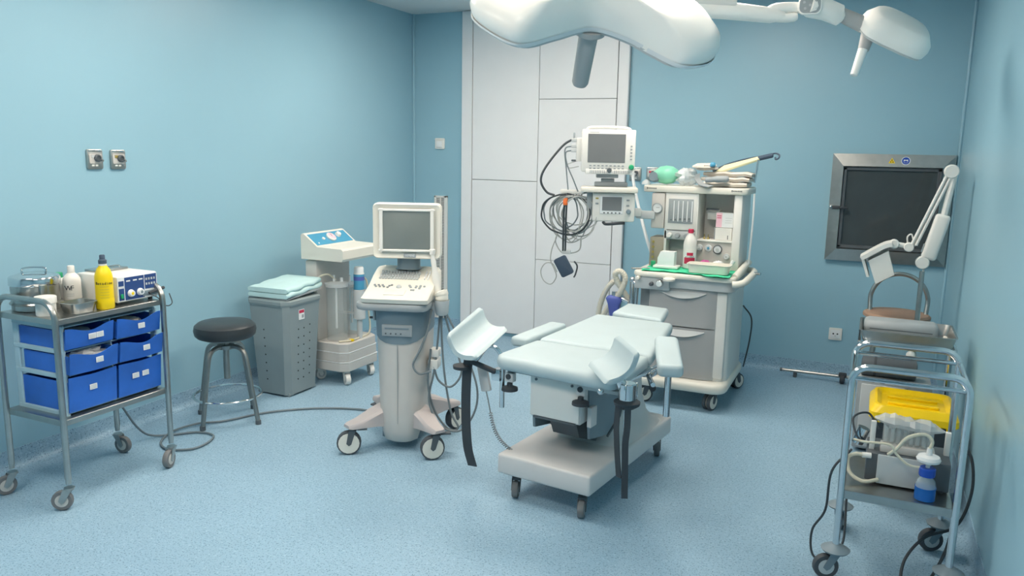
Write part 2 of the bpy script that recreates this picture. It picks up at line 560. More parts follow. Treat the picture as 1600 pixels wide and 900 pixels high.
for sx, sy, w_, h_ in ((-0.275, 0, 0.022, 0.53), (0.275, 0, 0.022, 0.53), (0, 0.257, 0.572, 0.022), (0, -0.257, 0.572, 0.022)):
    df.box((sx, sy, 0.016), (w_, h_, 0.024), bev=0.003, seg=1)
df.build('door_frame', 'dgrey', t)
g = MB(TB).box((0, 0, 0.010), (0.53, 0.494, 0.008)).build('glass_pane', 'dglass', t)
l = MB(TB)
l.box((-0.315, 0.0, 0.055), (0.045, 0.022, 0.022), bev=0.004)
l.box((-0.275, 0.0, 0.05), (0.07, 0.016, 0.014), bev=0.003)
l.build('latch', 'black', t)
MB(TB).ball((-0.345, 0.004, 0.058), 0.013).build('latch_knob', 'chrome', t)
for yy in (0.22, -0.22):
    MB(TB).cyl((0.283, yy - 0.03, 0.05), (0.283, yy + 0.03, 0.05), 0.008, n=10).build('hinge', 'dgrey', t)
yz = 0.0445 - 0.006
Ts = TB @ Matrix.Translation((-0.005, 0.312, 0.0372)) @ Matrix.Rotation(-0.185, 4, 'X')
tr = MB(Ts)
tr.add([(-0.02, -0.017, 0.001), (0.02, -0.017, 0.001), (0, 0.018, 0.001), (-0.02, -0.017, -0.001), (0.02, -0.017, -0.001), (0, 0.018, -0.001)], [(0, 1, 2), (5, 4, 3), (0, 3, 4, 1), (1, 4, 5, 2), (2, 5, 3, 0)])
sg = tr.build('warning_triangle', 'yellow', t)
m = MB(Ts)
for a in (90, 210, 330):
    m.cyl((0.0075 * math.cos(R(a)), -0.005 + 0.0075 * math.sin(R(a)), 0.001), (0.0075 * math.cos(R(a)), -0.005 + 0.0075 * math.sin(R(a)), 0.0016), 0.004, n=8)
m.build('trefoil', 'inkb', sg)
Ts2 = TB @ Matrix.Translation((0.075, 0.312, 0.0372)) @ Matrix.Rotation(-0.185, 4, 'X')
sg = MB(Ts2).cyl((0, 0, -0.001), (0, 0, 0.001), 0.027, n=24).build('mandatory_sign', 'card', t)
MB(Ts2).cyl((0, 0, 0.001), (0, 0, 0.0016), 0.0225, n=24).build('blue_disc', 'capblue', sg)
m = MB(Ts2)
m.box((-0.0075, 0.003, 0.002), (0.011, 0.009, 0.001), bev=0.0004)
m.box((0.0075, 0.003, 0.002), (0.011, 0.009, 0.001), bev=0.0004)
m.box((0, 0.004, 0.002), (0.008, 0.002, 0.001))
m.tube([(-0.013, -0.002, 0.002), (-0.008, -0.013, 0.002), (0.008, -0.013, 0.002), (0.013, -0.002, 0.002)], 0.001, 5)
m.build('goggles_symbol', 'card', sg)

# ================================================================== LEFT STEEL TROLLEY AND ITS LOAD
TX, TY = -3.10, 2.285
t = thing('instrument_trolley', 'two-shelf steel tube trolley carrying blue drawers, by the left wall', 'trolley', (TX, TY, 0))
hx, hy = 0.180, 0.262
for sy in (-1, 1):
    pts = [(-hx, sy * hy, 0.13), (-hx, sy * hy, 0.5), (-hx, sy * hy, 0.79)]
    for k in range(1, 7):
        a = R(90 * k / 6)
        pts.append((-hx + 0.075 * (1 - math.cos(a)), sy * hy, 0.795 + 0.075 * math.sin(a)))
    pts += [(0.0, sy * hy, 0.87)]
    pts += [(-p[0], p[1], p[2]) for p in pts[:-1][::-1]]
    MB().tube(pts, 0.0125, 10).build('leg_hoop', 'steel', t)
def tray_shelf(par, z, m, w_, d_, lip):
    s_ = MB()
    s_.box((0, 0, z), (w_, d_, 0.004))
    for sx in (-1, 1):
        s_.box((sx * w_ / 2, 0, z - lip / 2), (0.004, d_, lip), bev=0.001, seg=1)
    for sy in (-1, 1):
        s_.box((0, sy * d_ / 2, z - lip / 2), (w_, 0.004, lip), bev=0.001, seg=1)
    return s_.build('shelf', m, par)
tray_shelf(t, 0.797, 'steel', 0.345, 0.515, 0.022)
tray_shelf(t, 0.378, 'steel', 0.345, 0.515, 0.024)
for (x, y, yaw) in ((-hx, -hy, 250), (hx, -hy, 215), (-hx, hy, 10), (hx, hy, -70)):
    caster(t, x, y, 0.14, 0.042, R(yaw), 'tyre', 'steel', w=0.024, offs=0.028)
tu = t

# translucent drawer cabinet: 2 columns x 3 rows
DX, DY, DZ = -3.113, 2.305, 0.381
c = thing('drawer_cabinet', 'frosted plastic drawer unit with six blue drawers on the lower trolley shelf', 'drawer unit', (DX, DY, DZ))
cw, cd, chh = 0.31, 0.47, 0.375     # depth in x, width in y
f = MB()
for sx in (-1, 1):
    for y_ in (-cd / 2 + 0.008, cd / 2 - 0.008):
        f.box((sx * (cw / 2 - 0.016), y_, chh / 2), (0.034, 0.012, chh), bev=0.003, seg=1)
f.box((0, 0, chh / 2), (cw - 0.02, 0.006, chh))
rows = [0.006, 0.165, 0.27, 0.372]
for z in rows:
    for sy in (-1, 1):
        f.box((0, sy * (cd / 2 - 0.008), z), (cw, 0.016, 0.02), bev=0.003, seg=1)
    f.box((0, 0, z), (cw - 0.012, cd - 0.02, 0.005))
f.build('frame', 'frost', c)
def drawer(y0, z0, h_, pull, dip, bulge, cards):
    wv = cd / 2 - 0.022
    dm = MB()
    L = cw - 0.03
    x0, x1 = cw / 2 - L + pull, cw / 2 + pull
    hs = h_ * 0.86
    dm.box(((x0 + x1) / 2, y0, z0 + 0.003), (L, wv, 0.004))
    for sy in (-1, 1):
        dm.box(((x0 + x1) / 2, y0 + sy * wv / 2, z0 + hs / 2), (L, 0.004, hs))
    dm.box((x0, y0, z0 + hs / 2), (0.004, wv, hs))
    n = 14
    def ring(off):
        top, bot = [], []
        for k in range(n + 1):
            u = -1 + 2 * k / n
            yy = y0 + u * (wv / 2 + 0.006)
            e = (math.cos(PI * u) + 1) / 2
            xx = x1 + bulge * e + off
            bot.append((xx, yy, z0))
            top.append((xx + 0.012, yy, z0 + h_ - dip * e))
        return bot + top[::-1]
    dm.loft([ring(0), ring(0.005)])
    o = dm.build('drawer', 'blue', c, 50)
    for (cy, cz) in cards:
        u = cy / (wv / 2)
        e = (math.cos(PI * u) + 1) / 2
        MB().box((x1 + bulge * e + 0.0125 + 0.006 * cz / h_, y0 + cy, z0 + cz), (0.002, 0.034, 0.023)).build('label_card', 'card', o)
        for q in range(3):
            MB().box((x1 + bulge * e + 0.014 + 0.006 * cz / h_, y0 + cy, z0 + cz + 0.006 - q * 0.006), (0.0006, 0.026, 0.0018)).build('print_line', 'lgrey', o)
    return o
YL, YR = -cd / 4, cd / 4
drawer(YL, 0.280, 0.088, 0.004, 0.022, 0.004, [(0.005, 0.04), (0.042, 0.04)])
drawer(YR, 0.280, 0.088, 0.016, 0.022, 0.010, [(0.0, 0.042)])
drawer(YL, 0.176, 0.090, 0.022, 0.02, 0.012, [(0.012, 0.045)])
drawer(YR, 0.176, 0.090, 0.024, 0.02, 0.012, [(0.012, 0.045)])
drawer(YL, 0.012, 0.150, 0.002, 0.004, 0.002, [(-0.005, 0.09)])
drawer(YR, 0.012, 0.150, 0.004, 0.004, 0.002, [(-0.03, 0.085), (0.022, 0.085)])

def crumple(name, m, c0, rx, ry, rz_, seed, amp=0.28, n=12, k=9):
    rnd = random.Random(seed)
    vs, fs = [], []
    for i in range(k + 1):
        th = PI * i / k
        for j in range(n):
            ph = 2 * PI * j / n
            q = 1 + rnd.uniform(-amp, amp)
            if i in (0, k):
                q = 1
            vs.append((c0[0] + rx * q * math.sin(th) * math.cos(ph), c0[1] + ry * q * math.sin(th) * math.sin(ph), c0[2] + rz_ * q * math.cos(th)))
    for i in range(k):
        for j in range(n):
            fs.append((i * n + j, i * n + (j + 1) % n, (i + 1) * n + (j + 1) % n, (i + 1) * n + j))
    return MB().add(vs, fs).build(name, m, None, 20)
o = crumple('plastic_bag', 'film', (DX + 0.12, DY + YL + 0.01, DZ + 0.228), 0.05, 0.09, 0.032, 3)
tag(o, 'crumpled clear plastic bag in the middle blue drawer', 'bag')
o = crumple('paper_packet', 'card', (DX + 0.05, DY + YL, DZ + 0.318), 0.08, 0.08, 0.022, 5, 0.15)
tag(o, 'white paper packets filling the top blue drawer beneath the steel shelf', 'packet')
o = crumple('gauze_packet', 'cloth', (DX + 0.06, DY + YR + 0.01, DZ + 0.322), 0.08, 0.07, 0.024, 6, 0.15)
tag(o, 'cream gauze packet in the top drawer under the blue-panelled unit', 'packet')

ZS = 0.799
# sterilising drum
t = thing('sterilising_drum', 'round stainless sterilising drum with domed lid on trolley top', 'drum', (-3.205, 2.145, ZS))
MB().lathe([(0.001, 0), (0.088, 0), (0.092, 0.004), (0.092, 0.115), (0.088, 0.118)], 28).build('body', 'steel', t)
MB().lathe([(0.095, 0.105), (0.097, 0.108), (0.097, 0.135), (0.093, 0.142), (0.06, 0.152), (0.001, 0.156)], 28).build('lid', 'chrome', t)
MB().tube(cr([(-0.03, -0.03, 0.15), (-0.03, -0.03, 0.172), (0, 0, 0.178), (0.03, 0.03, 0.172), (0.03, 0.03, 0.15)], 5), 0.004, 6).build('lid_handle', 'chrome', t)
m = MB()
m.box((0.094, -0.03, 0.085), (0.014, 0.03, 0.06), bev=0.003)
m.build('clasp', 'steel', t)
MB().tube([(0.0935 * math.cos(R(a)), 0.0935 * math.sin(R(a)), 0.03) for a in range(0, 360, 12)], 0.006, 6, closed=True).build('slide_band', 'steel', t)
# steel instrument tray
t = thing('instrument_tray', 'shallow stainless instrument tray on trolley top beside the white jar', 'tray', (-3.0, 2.186, ZS))
def opentray(w0, d0, w1, d1, h_, th=0.0025):
    m = MB()
    a, b = rrect(w0, d0, 0.02), rrect(w1, d1, 0.025)
    a2, b2 = rrect(w0 - 2 * th, d0 - 2 * th, 0.018), rrect(w1 - 2 * th, d1 - 2 * th, 0.023)
    l_ = rrect(w1 + 0.012, d1 + 0.012, 0.03)
    up = lambda q, z: [(p[0], p[1], z) for p in q]
    m.loft([up(a, 0), up(b, h_), up(l_, h_), up(l_, h_ + 0.002), up(b2, h_ + 0.002), up(a2, th)])
    return m
opentray(0.09, 0.095, 0.105, 0.114, 0.042).build('tray_body', 'steel', t)
# white jar
t = thing('ointment_jar', 'low white screw-lid jar in front of the sterilising drum', 'jar', (-3.05, 2.079, ZS))
MB().lathe([(0.001, 0), (0.036, 0), (0.038, 0.004), (0.038, 0.05), (0.036, 0.055)], 24).build('body', 'white', t)
MB().lathe([(0.04, 0.05), (0.042, 0.052), (0.042, 0.074), (0.04, 0.078), (0.001, 0.078)], 24).build('lid', 'white', t)
# bottles
def bottle(name, label, loc, r, h_, neck, capm, bodym, capr, caph, shoulder):
    t = thing(name, label, 'bottle', loc)
    MB().lathe([(0.001, 0), (r * 0.93, 0), (r, 0.004), (r, shoulder), (r * 0.95, shoulder + 0.010), (r * 0.75, shoulder + 0.022), (neck, shoulder + 0.034), (neck, h_ - caph + 0.004)], 22).build('body', bodym, t)
    MB().lathe([(capr, h_ - caph), (capr, h_ - 0.003), (capr - 0.002, h_), (0.001, h_)], 18).build('cap', capm, t)
    return t
t = bottle('solution_bottle', 'white bottle with green cap beside the sterilising drum', (-3.235, 2.275, ZS), 0.04, 0.135, 0.016, 'green', 'bottlew', 0.017, 0.022, 0.08)
t = bottle('solution_bottle', 'white squeeze bottle with WF in dark letters on trolley top', (-3.165, 2.285, ZS), 0.036, 0.17, 0.015, 'white', 'bottlew', 0.0145, 0.026, 0.105)
def wrap_text(par, body, r, z, size, az, m):
    n = len(body)
    st = size * 0.55 / r
    for i, ch in enumerate(body):
        if ch == ' ':
            continue
        a = az + (i - (n - 1) / 2) * st
        T = frame((r * math.cos(a), r * math.sin(a), z), (-math.sin(a), math.cos(a), 0), (0, 0, 1))
        text(par, ch, size, T, m, ext=0.0006)
AZ = math.atan2(-2.25, 2.95)
wrap_text(t, 'WF', 0.0362, 0.075, 0.03, AZ - 0.2, 'ink')
for k in range(2):
    a0 = AZ - 0.2
    MB().tube([(0.0362 * math.cos(a0 + q * 0.1), 0.0362 * math.sin(a0 + q * 0.1), 0.05 - k * 0.008) for q in range(-4, 5)], 0.0008, 4).build('print_line', 'mgrey', t)
t = thing('antiseptic_bottle', 'tall yellow antiseptic bottle with dark nozzle cap on trolley edge', 'bottle', (-2.968, 2.29, ZS))
MB().lathe([(0.001, 0), (0.034, 0), (0.037, 0.005), (0.037, 0.04), (0.036, 0.043), (0.036, 0.05), (0.036, 0.135), (0.034, 0.148), (0.026, 0.17), (0.017, 0.182), (0.015, 0.195)], 24).build('body', 'yellow', t)
MB().lathe([(0.0165, 0.185), (0.0165, 0.193)], 18).build('neck_ring', 'white', t)
MB().lathe([(0.0165, 0.193), (0.0165, 0.208), (0.011, 0.213), (0.011, 0.228), (0.009, 0.231), (0.001, 0.231)], 18).build('cap', 'cuff', t)
wrap_text(t, 'Betadine', 0.0366, 0.112, 0.0165, AZ, 'inkb')
for k in range(5):
    MB().tube([(0.0364 * math.cos(AZ + q * 0.1), 0.0364 * math.sin(AZ + q * 0.1), 0.098 - k * 0.012) for q in range(-5, 6)], 0.0007, 4).build('print_line', 'brass', t)
# electrosurgical unit: front faces +X
EX, EY = -3.085, 2.45
t = thing('electrosurgical_unit', 'white electrosurgical unit with dark blue control panel on trolley top', 'medical device', (EX, EY, ZS))
ew, ed, eh = 0.215, 0.25, 0.115
MB().box((0, 0, 0.012 + eh / 2), (ed, ew, eh), bev=0.006).build('case', 'white', t)
for sx in (-1, 1):
    for sy in (-1, 1):
        MB().cyl((sx * 0.1, sy * 0.085, 0), (sx * 0.1, sy * 0.085, 0.014), 0.01, n=10).build('foot', 'black', t)
TE = Matrix(((0, 0, 1, ed / 2), (1, 0, 0, 0), (0, 1, 0, 0.012 + eh / 2), (0, 0, 0, 1)))
MB(TE).box((0, 0, 0.001), (ew - 0.006, eh - 0.008, 0.004), bev=0.001, seg=1).build('bezel', 'card', t)
MB(TE).box((-0.086, -0.022, 0.0035), (0.026, 0.052, 0.002)).build('power_panel', 'navy', t)
MB(TE).box((-0.086, 0.026, 0.0035), (0.026, 0.022, 0.002)).build('emblem_panel', 'navy', t)
p = MB(TE).box((-0.018, 0, 0.0035), (0.10, 0.1, 0.002)).build('cut_panel', 'navy', t)
MB(TE).box((0.068, 0.018, 0.0035), (0.062, 0.064, 0.002)).build('mode_panel', 'navy', t)
for x_, m_ in ((-0.04, 'yellow'), (0.008, 'bgrey')):
    kn = MB(TE).lathe([(0.0165, 0.004), (0.0165, 0.008), (0.013, 0.018), (0.001, 0.018)], 18, (x_, -0.022, 0)).build('knob', 'card', t)
    MB(TE).lathe([(0.007, 0.018), (0.006, 0.020), (0.001, 0.020)], 12, (x_, -0.022, 0)).build('knob_cap', m_, kn)
MB(TE).box((-0.086, -0.03, 0.006), (0.012, 0.02, 0.006), bev=0.001).build('power_switch', 'green', t)
for x_ in (-0.05, -0.015, 0.015):
    MB(TE).box((x_, 0.034, 0.0048), (0.02, 0.006, 0.0008)).build('print_mark', 'card', t)
for q in range(8):
    MB(TE).box((0.045 + (q % 4) * 0.014, 0.03 - (q // 4) * 0.022, 0.005), (0.008, 0.01, 0.001)).build('button', 'lgrey', t)
MB(TE).box((0.062, -0.034, 0.004), (0.08, 0.024, 0.004), bev=0.002).build('socket_strip', 'bgrey', t)
m = MB()
m.tube(cr([(ed / 2 + 0.012, 0.05, 0.035), (ed / 2 + 0.02, 0.085, 0.045), (ed / 2 + 0.02, 0.125, 0.05)], 5), 0.007, 8)
m.build('plug', 'black', t)
m = MB()
m.tube(cr([(ed / 2 + 0.01, 0.055, 0.03), (ed / 2 + 0.03, 0.08, 0.01), (ed / 2 + 0.045, 0.11, -0.03), (ed / 2 + 0.05, 0.14, -0.022), (ed / 2 + 0.03, 0.145, 0.02)], 6), 0.0025, 6)
m.build('lead', 'cableb', t)
# steel lid lying on the unit
t = thing('steel_plate', 'flat steel plate lying on top of the electrosurgical unit', 'plate', (-3.17, 2.465, ZS + 0.1275))
MB().prism(rrect(0.1, 0.16, 0.012), 0.0, 0.009, bev=0.003).build('plate_body', 'steel', t)
MB().tube(cr([(0.02, -0.05, 0.008), (0.02, -0.045, 0.018), (0.02, 0.045, 0.018), (0.02, 0.05, 0.008)], 5), 0.003, 6).build('plate_grip', 'chrome', t)

# long power cord looping over the floor
pts = [(-3.2, 2.46, 0.36), (-3.24, 2.56, 0.22), (-3.28, 2.66, 0.09), (-3.29, 2.74, 0.02), (-3.23, 2.81, 0.008), (-3.135, 2.905, 0.008), (-3.03, 2.91, 0.008), (-2.975, 2.82, 0.008), (-2.98, 2.72, 0.008),
       (-3.08, 2.665, 0.008), (-3.19, 2.72, 0.008), (-3.25, 2.85, 0.012), (-3.22, 2.99, 0.014), (-3.14, 3.10, 0.008), (-3.05, 3.29, 0.008), (-2.93, 3.43, 0.008), (-2.79, 3.53, 0.008), (-2.62, 3.60, 0.008), (-2.42, 3.62, 0.010)]
o = MB().tube(cr(pts, 8), 0.0055, 8).build('floor_cable', 'cable')
tag(o, 'grey power cord looping over the floor from trolley past the stool', 'cord')

# ================================================================== STOOL
t = thing('round_stool', 'round black vinyl stool on four steel tube legs', 'stool', (-3.157, 3.154, 0), R(3))
MB().lathe([(0.001, 0.472), (0.145, 0.472), (0.158, 0.485), (0.163, 0.51), (0.158, 0.535), (0.14, 0.55), (0.07, 0.558), (0.001, 0.56)], 36).build('seat', 'vinylb', t)
MB().lathe([(0.001, 0.462), (0.12, 0.462), (0.12, 0.473), (0.001, 0.473)], 24).build('seat_plate', 'steeld', t)
MB().cyl((0, 0, 0.47), (0, 0, 0.235), 0.0165, n=14).build('screw_column', 'steeld', t)
MB().cyl((0, 0, 0.425), (0, 0, 0.405), 0.045, n=18).build('collar', 'steeld', t)
for k in range(4):
    a = k * PI / 2
    ca, sa = math.cos(a), math.sin(a)
    pts = [(0.02 * ca, 0.02 * sa, 0.415), (0.07 * ca, 0.07 * sa, 0.42), (0.11 * ca, 0.11 * sa, 0.405), (0.135 * ca, 0.135 * sa, 0.36), (0.165 * ca, 0.165 * sa, 0.2), (0.2 * ca, 0.2 * sa, 0.012)]
    lg = MB().tube(cr(pts, 5), 0.0125, 10).build('leg', 'steeld', t)
    MB().cyl((0.2 * ca, 0.2 * sa, 0.022), (0.2 * ca, 0.2 * sa, 0), 0.015, n=10).build('foot_tip', 'dgrey', lg)
MB().tube([(0.178 * math.cos(R(a)), 0.178 * math.sin(R(a)), 0.145) for a in range(0, 360, 10)], 0.007, 8, closed=True).build('foot_ring', 'chrome', t)

# ================================================================== LAUNDRY BIN
BX, BY, BH = -3.242, 3.735, 0.585
t = thing('laundry_bin', 'tapered grey plastic laundry bin with rows of small holes', 'bin', (BX, BY, 0))
def oct_(w_, d_, c_, z):
    a, b = w_ / 2, d_ / 2
    return [(a - c_, -b, z), (a, -b + c_, z), (a, b - c_, z), (a - c_, b, z), (-a + c_, b, z), (-a, b - c_, z), (-a, -b + c_, z), (-a + c_, -b, z)]
m = MB()
lv = [(0.012, 0.258, 0.275), (0.05, 0.26, 0.278), (BH - 0.03, 0.306, 0.335), (BH, 0.308, 0.338)]
m.loft([oct_(w_, d_, 0.03, z) for z, w_, d_ in lv])
m.build('bin_body', 'binp', t, 20)
for sx in (-1, 1):
    for sy in (-1, 1):
        MB().box((sx * 0.1, sy * 0.105, 0.012), (0.045, 0.045, 0.024), bev=0.006).build('foot', 'binp', t)
m = MB()
m.loft([oct_(0.315, 0.345, 0.04, BH - 0.025), oct_(0.325, 0.355, 0.042, BH - 0.012), oct_(0.325, 0.355, 0.042, BH + 0.006), oct_(0.31, 0.34, 0.04, BH + 0.014)])
m.build('lid_rim', 'binp', t, 20)
m = MB()
m.add([(-0.14, -0.155, BH + 0.013), (0.145, -0.155, BH + 0.016), (0.15, 0.155, BH + 0.04), (-0.14, 0.155, BH + 0.03), (-0.14, -0.155, BH + 0.02), (0.145, -0.155, BH + 0.024), (0.15, 0.155, BH + 0.052), (-0.14, 0.155, BH + 0.042)],
      [(3, 2, 1, 0), (4, 5, 6, 7), (0, 1, 5, 4), (1, 2, 6, 5), (2, 3, 7, 6), (3, 0, 4, 7)])
m.build('lid', 'mgrey', t)
def bw(z):
    k = (z - 0.05) / (BH - 0.08)
    return 0.130 + 0.023 * k, 0.139 + 0.0285 * k
m = MB()
for r_ in range(7):
    z = 0.10 + r_ * 0.052
    ax_, ay_ = bw(z)
    for u in (-0.055, -0.005, 0.05):
        zz = z + (0.012 if u > 0 else 0)
        m.cyl((ax_ - 0.004, u, zz), (ax_ + 0.0012, u, zz), 0.0048, n=8)
    for u in (-0.028,):
        m.cyl((u, -ay_ + 0.004, z), (u, -ay_ - 0.0012, z), 0.0048, n=8)
m.build('drain_holes', 'hole', t)['kind'] = 'stuff'
ax_, ay_ = bw(0.50)
l = MB().box((ax_ + 0.0012, -0.03, 0.50), (0.002, 0.05, 0.062)).build('sticker', 'card', t)
MB().box((ax_ + 0.0026, -0.03, 0.518), (0.001, 0.044, 0.018)).build('red_band', 'red', l)
MB().box((ax_ + 0.0026, -0.02, 0.488), (0.001, 0.016, 0.02)).build('pictogram', 'mgrey', l)
# towel: folded cloth with layers
t = thing('folded_towel', 'pale blue-green towel folded on the laundry bin lid', 'towel', (BX + 0.005, BY + 0.01, BH + 0.022), R(3))
m = MB()
prof = []
n = 10
def towel_ring(y, h_, z0, wx):
    o = []
    for k in range(n + 1):
        a = -PI / 2 + PI * k / n
        o.append((wx + math.cos(a) * h_ * 0.5, y, z0 + h_ * 0.5 + math.sin(a) * h_ * 0.5))
    for k in range(n + 1):
        a = PI / 2 + PI * k / n
        o.append((-wx + math.cos(a) * h_ * 0.5, y, z0 + h_ * 0.5 + math.sin(a) * h_ * 0.5))
    return o
for lay, (z0, h_, w_) in enumerate(((0.004, 0.03, 0.13), (0.032, 0.032, 0.125))):
    rings = []
    for k in range(9):
        y = -0.175 + 0.35 * k / 8
        e = 0.85 if k in (0, 8) else 1.0
        wob = 0.004 * math.sin(k * 1.7 + lay)
        zoff = z0 + (0.024 * k / 8) + wob
        rings.append(towel_ring(y, h_ * e, zoff, w_ + 0.006 * math.sin(k * 2 + lay * 2)))
    m.loft(rings)
m.build('towel_layers', 'towel', t, 60)

# ================================================================== SUCTION MACHINE (faces +X)
t = thing('suction_machine', 'wheeled cream surgical suction machine with blue sloping gauge panel', 'suction machine', (-3.10, 4.13, 0))
def sbox(x0, x1, y0, y1, z0, z1, m='offw', nm='part', bev=0.008):
    return MB().box(((x0 + x1) / 2 + 3.18 - 3.18, (y0 + y1) / 2, (z0 + z1) / 2), (x1 - x0, y1 - y0, z1 - z0), bev=bev).build(nm, m, t)
SXB, SXF, SY = -0.165, 0.155, 0.19
for k in range(3):
    e = 0.004 * k
    o = MB()
    z0, z1 = 0.09 + k * 0.062, 0.09 + k * 0.062 + 0.058
    pl = [(SXB, -SY + e), (SXF - 0.05 - e, -SY + e), (SXF - e, -SY + 0.035 + e), (SXF - e, SY - 0.035 - e), (SXF - 0.05 - e, SY - e), (SXB, SY - e)]
    o.prism(pl, z0, z1, bev=0.005, seg=1)
    o.build('base_tier', 'warmg', t, 25)
    if k < 2:
        q = MB()
        pl2 = [(px * 1.004, py * 1.004) for px, py in pl]
        q.prism(pl2, z1, z1 + 0.005)
        q.build('tier_seam', 'card', t, 25)
for sx in (-0.115, 0.11):
    for sy in (-0.13, 0.13):
        caster(t, sx, sy, 0.095, 0.036, R(-35 if sx > 0 else 60), 'white', 'white', w=0.03, hub='lgrey', offs=0.02)
m = MB()
m.box((-0.115, 0, 0.53), (0.09, 0.35, 0.52), bev=0.012)
m.build('column', 'warmg', t)
# console: profile extruded along Y
prof = [(SXB, 0.80), (SXF - 0.01, 0.80), (SXF, 0.815), (SXF, 0.868), (SXF - 0.012, 0.878), (-0.04, 0.882), (-0.14, 0.957), (-0.155, 0.96), (SXB, 0.95)]
m = MB()
m.loft([[(px, -SY - 0.012, pz) for px, pz in prof], [(px, SY + 0.012, pz) for px, pz in prof]])
m.build('console', 'offw', t, 25)
TS = frame((-0.09, 0, 0.9195), (0, 1, 0), (-0.1, 0, 0.075))
MB(TS).box((0, 0, 0.001), (0.37, 0.104, 0.004), bev=0.001, seg=1).build('blue_panel', 'panelb', t)
g = MB(TS).lathe([(0.034, 0.002), (0.036, 0.012), (0.03, 0.018), (0.03, 0.014), (0.001, 0.014)], 24, (0.0, 0.0, 0)).build('gauge', 'white', t)
MB(TS).cyl((0, 0, 0.014), (0, 0, 0.0155), 0.029, n=20).build('gauge_face', 'pink', g)
MB(TS).box((0.004, 0.008, 0.016), (0.003, 0.026, 0.001)).build('gauge_needle', 'dgrey', g)
MB(TS).lathe([(0.02, 0.002), (0.02, 0.01), (0.016, 0.022), (0.001, 0.022)], 18, (0.085, 0.012, 0)).build('vacuum_knob', 'white', t)
MB(TS).lathe([(0.011, 0.002), (0.011, 0.01), (0.001, 0.012)], 14, (-0.08, -0.004, 0)).build('switch_button', 'white', t)
MB(TS).lathe([(0.006, 0.002), (0.005, 0.006), (0.001, 0.006)], 10, (-0.155, -0.035, 0)).build('indicator_lamp', 'white', t)
ZB = 0.272
for (jx, jy, jr, jh) in ((0.015, -0.085, 0.068, 0.36), (-0.005, 0.105, 0.06, 0.33)):
    j = MB()
    j.lathe([(jr - 0.006, 0), (jr, 0.006), (jr, jh), (jr - 0.004, jh), (jr - 0.004, 0.008), (0.001, 0.008)], 24, (jx, jy, ZB))
    jo = j.build('collection_jar', 'clear', t)
    MB().lathe([(jr + 0.006, jh - 0.01), (jr + 0.008, jh + 0.012), (jr * 0.5, jh + 0.02), (0.001, jh + 0.02)], 24, (jx, jy, ZB)).build('jar_lid', 'film', jo)
    m = MB()
    m.cyl((jx - 0.02, jy, ZB + jh + 0.02), (jx - 0.02, jy, ZB + jh + 0.06), 0.008, n=10)
    m.cyl((jx + 0.025, jy + 0.02, ZB + jh + 0.02), (jx + 0.025, jy + 0.02, ZB + jh + 0.045), 0.01, n=10)
    m.cyl((jx + 0.01, jy - 0.02, ZB + 0.08), (jx + 0.01, jy - 0.02, ZB + jh), 0.007, n=8)
    m.build('jar_port', 'card', jo)
m = MB()
m.tube(cr([(0.0, -0.075, ZB + 0.39), (-0.02, -0.13, ZB + 0.43), (-0.07, -0.17, ZB + 0.40), (-0.09, -0.18, ZB + 0.3)], 6), 0.006, 8)
m.tube(cr([(0.02, 0.125, ZB + 0.37), (0.08, 0.15, ZB + 0.36), (0.09, 0.155, ZB + 0.16), (0.1, 0.15, ZB + 0.02), (0.125, 0.02, ZB + 0.008)], 6), 0.006, 8)
m.tube(cr([(0.12, 0.0, ZB + 0.008), (0.125, -0.09, ZB + 0.008), (0.08, -0.16, ZB + 0.008)], 6), 0.006, 8)
m.build('suction_tube', 'tubing', t)
MB().box((0.125, -0.085, ZB + 0.009), (0.03, 0.02, 0.014), bev=0.003).build('tube_clip', 'yellow', t)
# bottle holder on the far front corner
hx_, hy_ = 0.112, 0.022
MB().lathe([(0.001, 0), (0.018, 0), (0.018, 0.125), (0.038, 0.13), (0.042, 0.32), (0.0385, 0.32), (0.036, 0.137), (0.001, 0.137)], 20, (hx_, hy_, ZB)).build('bottle_holder', 'lgrey', t)
MB().box((hx_ - 0.1, hy_, ZB + 0.16), (0.13, 0.03, 0.012), bev=0.003).build('holder_arm', 'lgrey', t)
b = thing('disinfectant_bottle', 'small blue and white disinfectant bottle in the suction machine holder', 'bottle', (-3.10 + hx_, 4.13 + hy_, ZB + 0.138))
MB().lathe([(0.001, 0), (0.032, 0), (0.034, 0.004), (0.034, 0.29), (0.029, 0.3)], 20).build('body', 'bottlew', b)
MB().lathe([(0.0346, 0.185), (0.0346, 0.285)], 20).build('label_band', 'panelb', b)
MB().lathe([(0.0348, 0.245), (0.0348, 0.27)], 20).build('print_band', 'indigo', b)
MB().lathe([(0.031, 0.292), (0.031, 0.322), (0.026, 0.332), (0.001, 0.332)], 20).build('cap', 'card', b)

# ================================================================== ULTRASOUND MACHINE
t = thing('ultrasound_machine', 'wheeled ultrasound machine with cream CRT monitor and sloping keyboard', 'ultrasound machine', (-2.116, 3.336, 0), R(18.5))
us = t
for (x, y, yaw, twin) in ((-0.215, -0.225, 195, False), (0.205, -0.225, 200, False), (-0.2, 0.215, 70, False), (0.205, 0.2, 60, False)):
    caster(t, x, y, 0.155, 0.06, R(yaw), 'tdark', 'dgrey', w=0.04, hub='offw', offs=0.02, hr=0.86)
    lv = MB()
    a = R(yaw)
    lv.box((x - 0.045 * math.cos(a), y - 0.045 * math.sin(a), 0.128), (0.05, 0.03, 0.01), bev=0.003, rz=a)
    lv.build('brake_lever', 'dgrey', t)
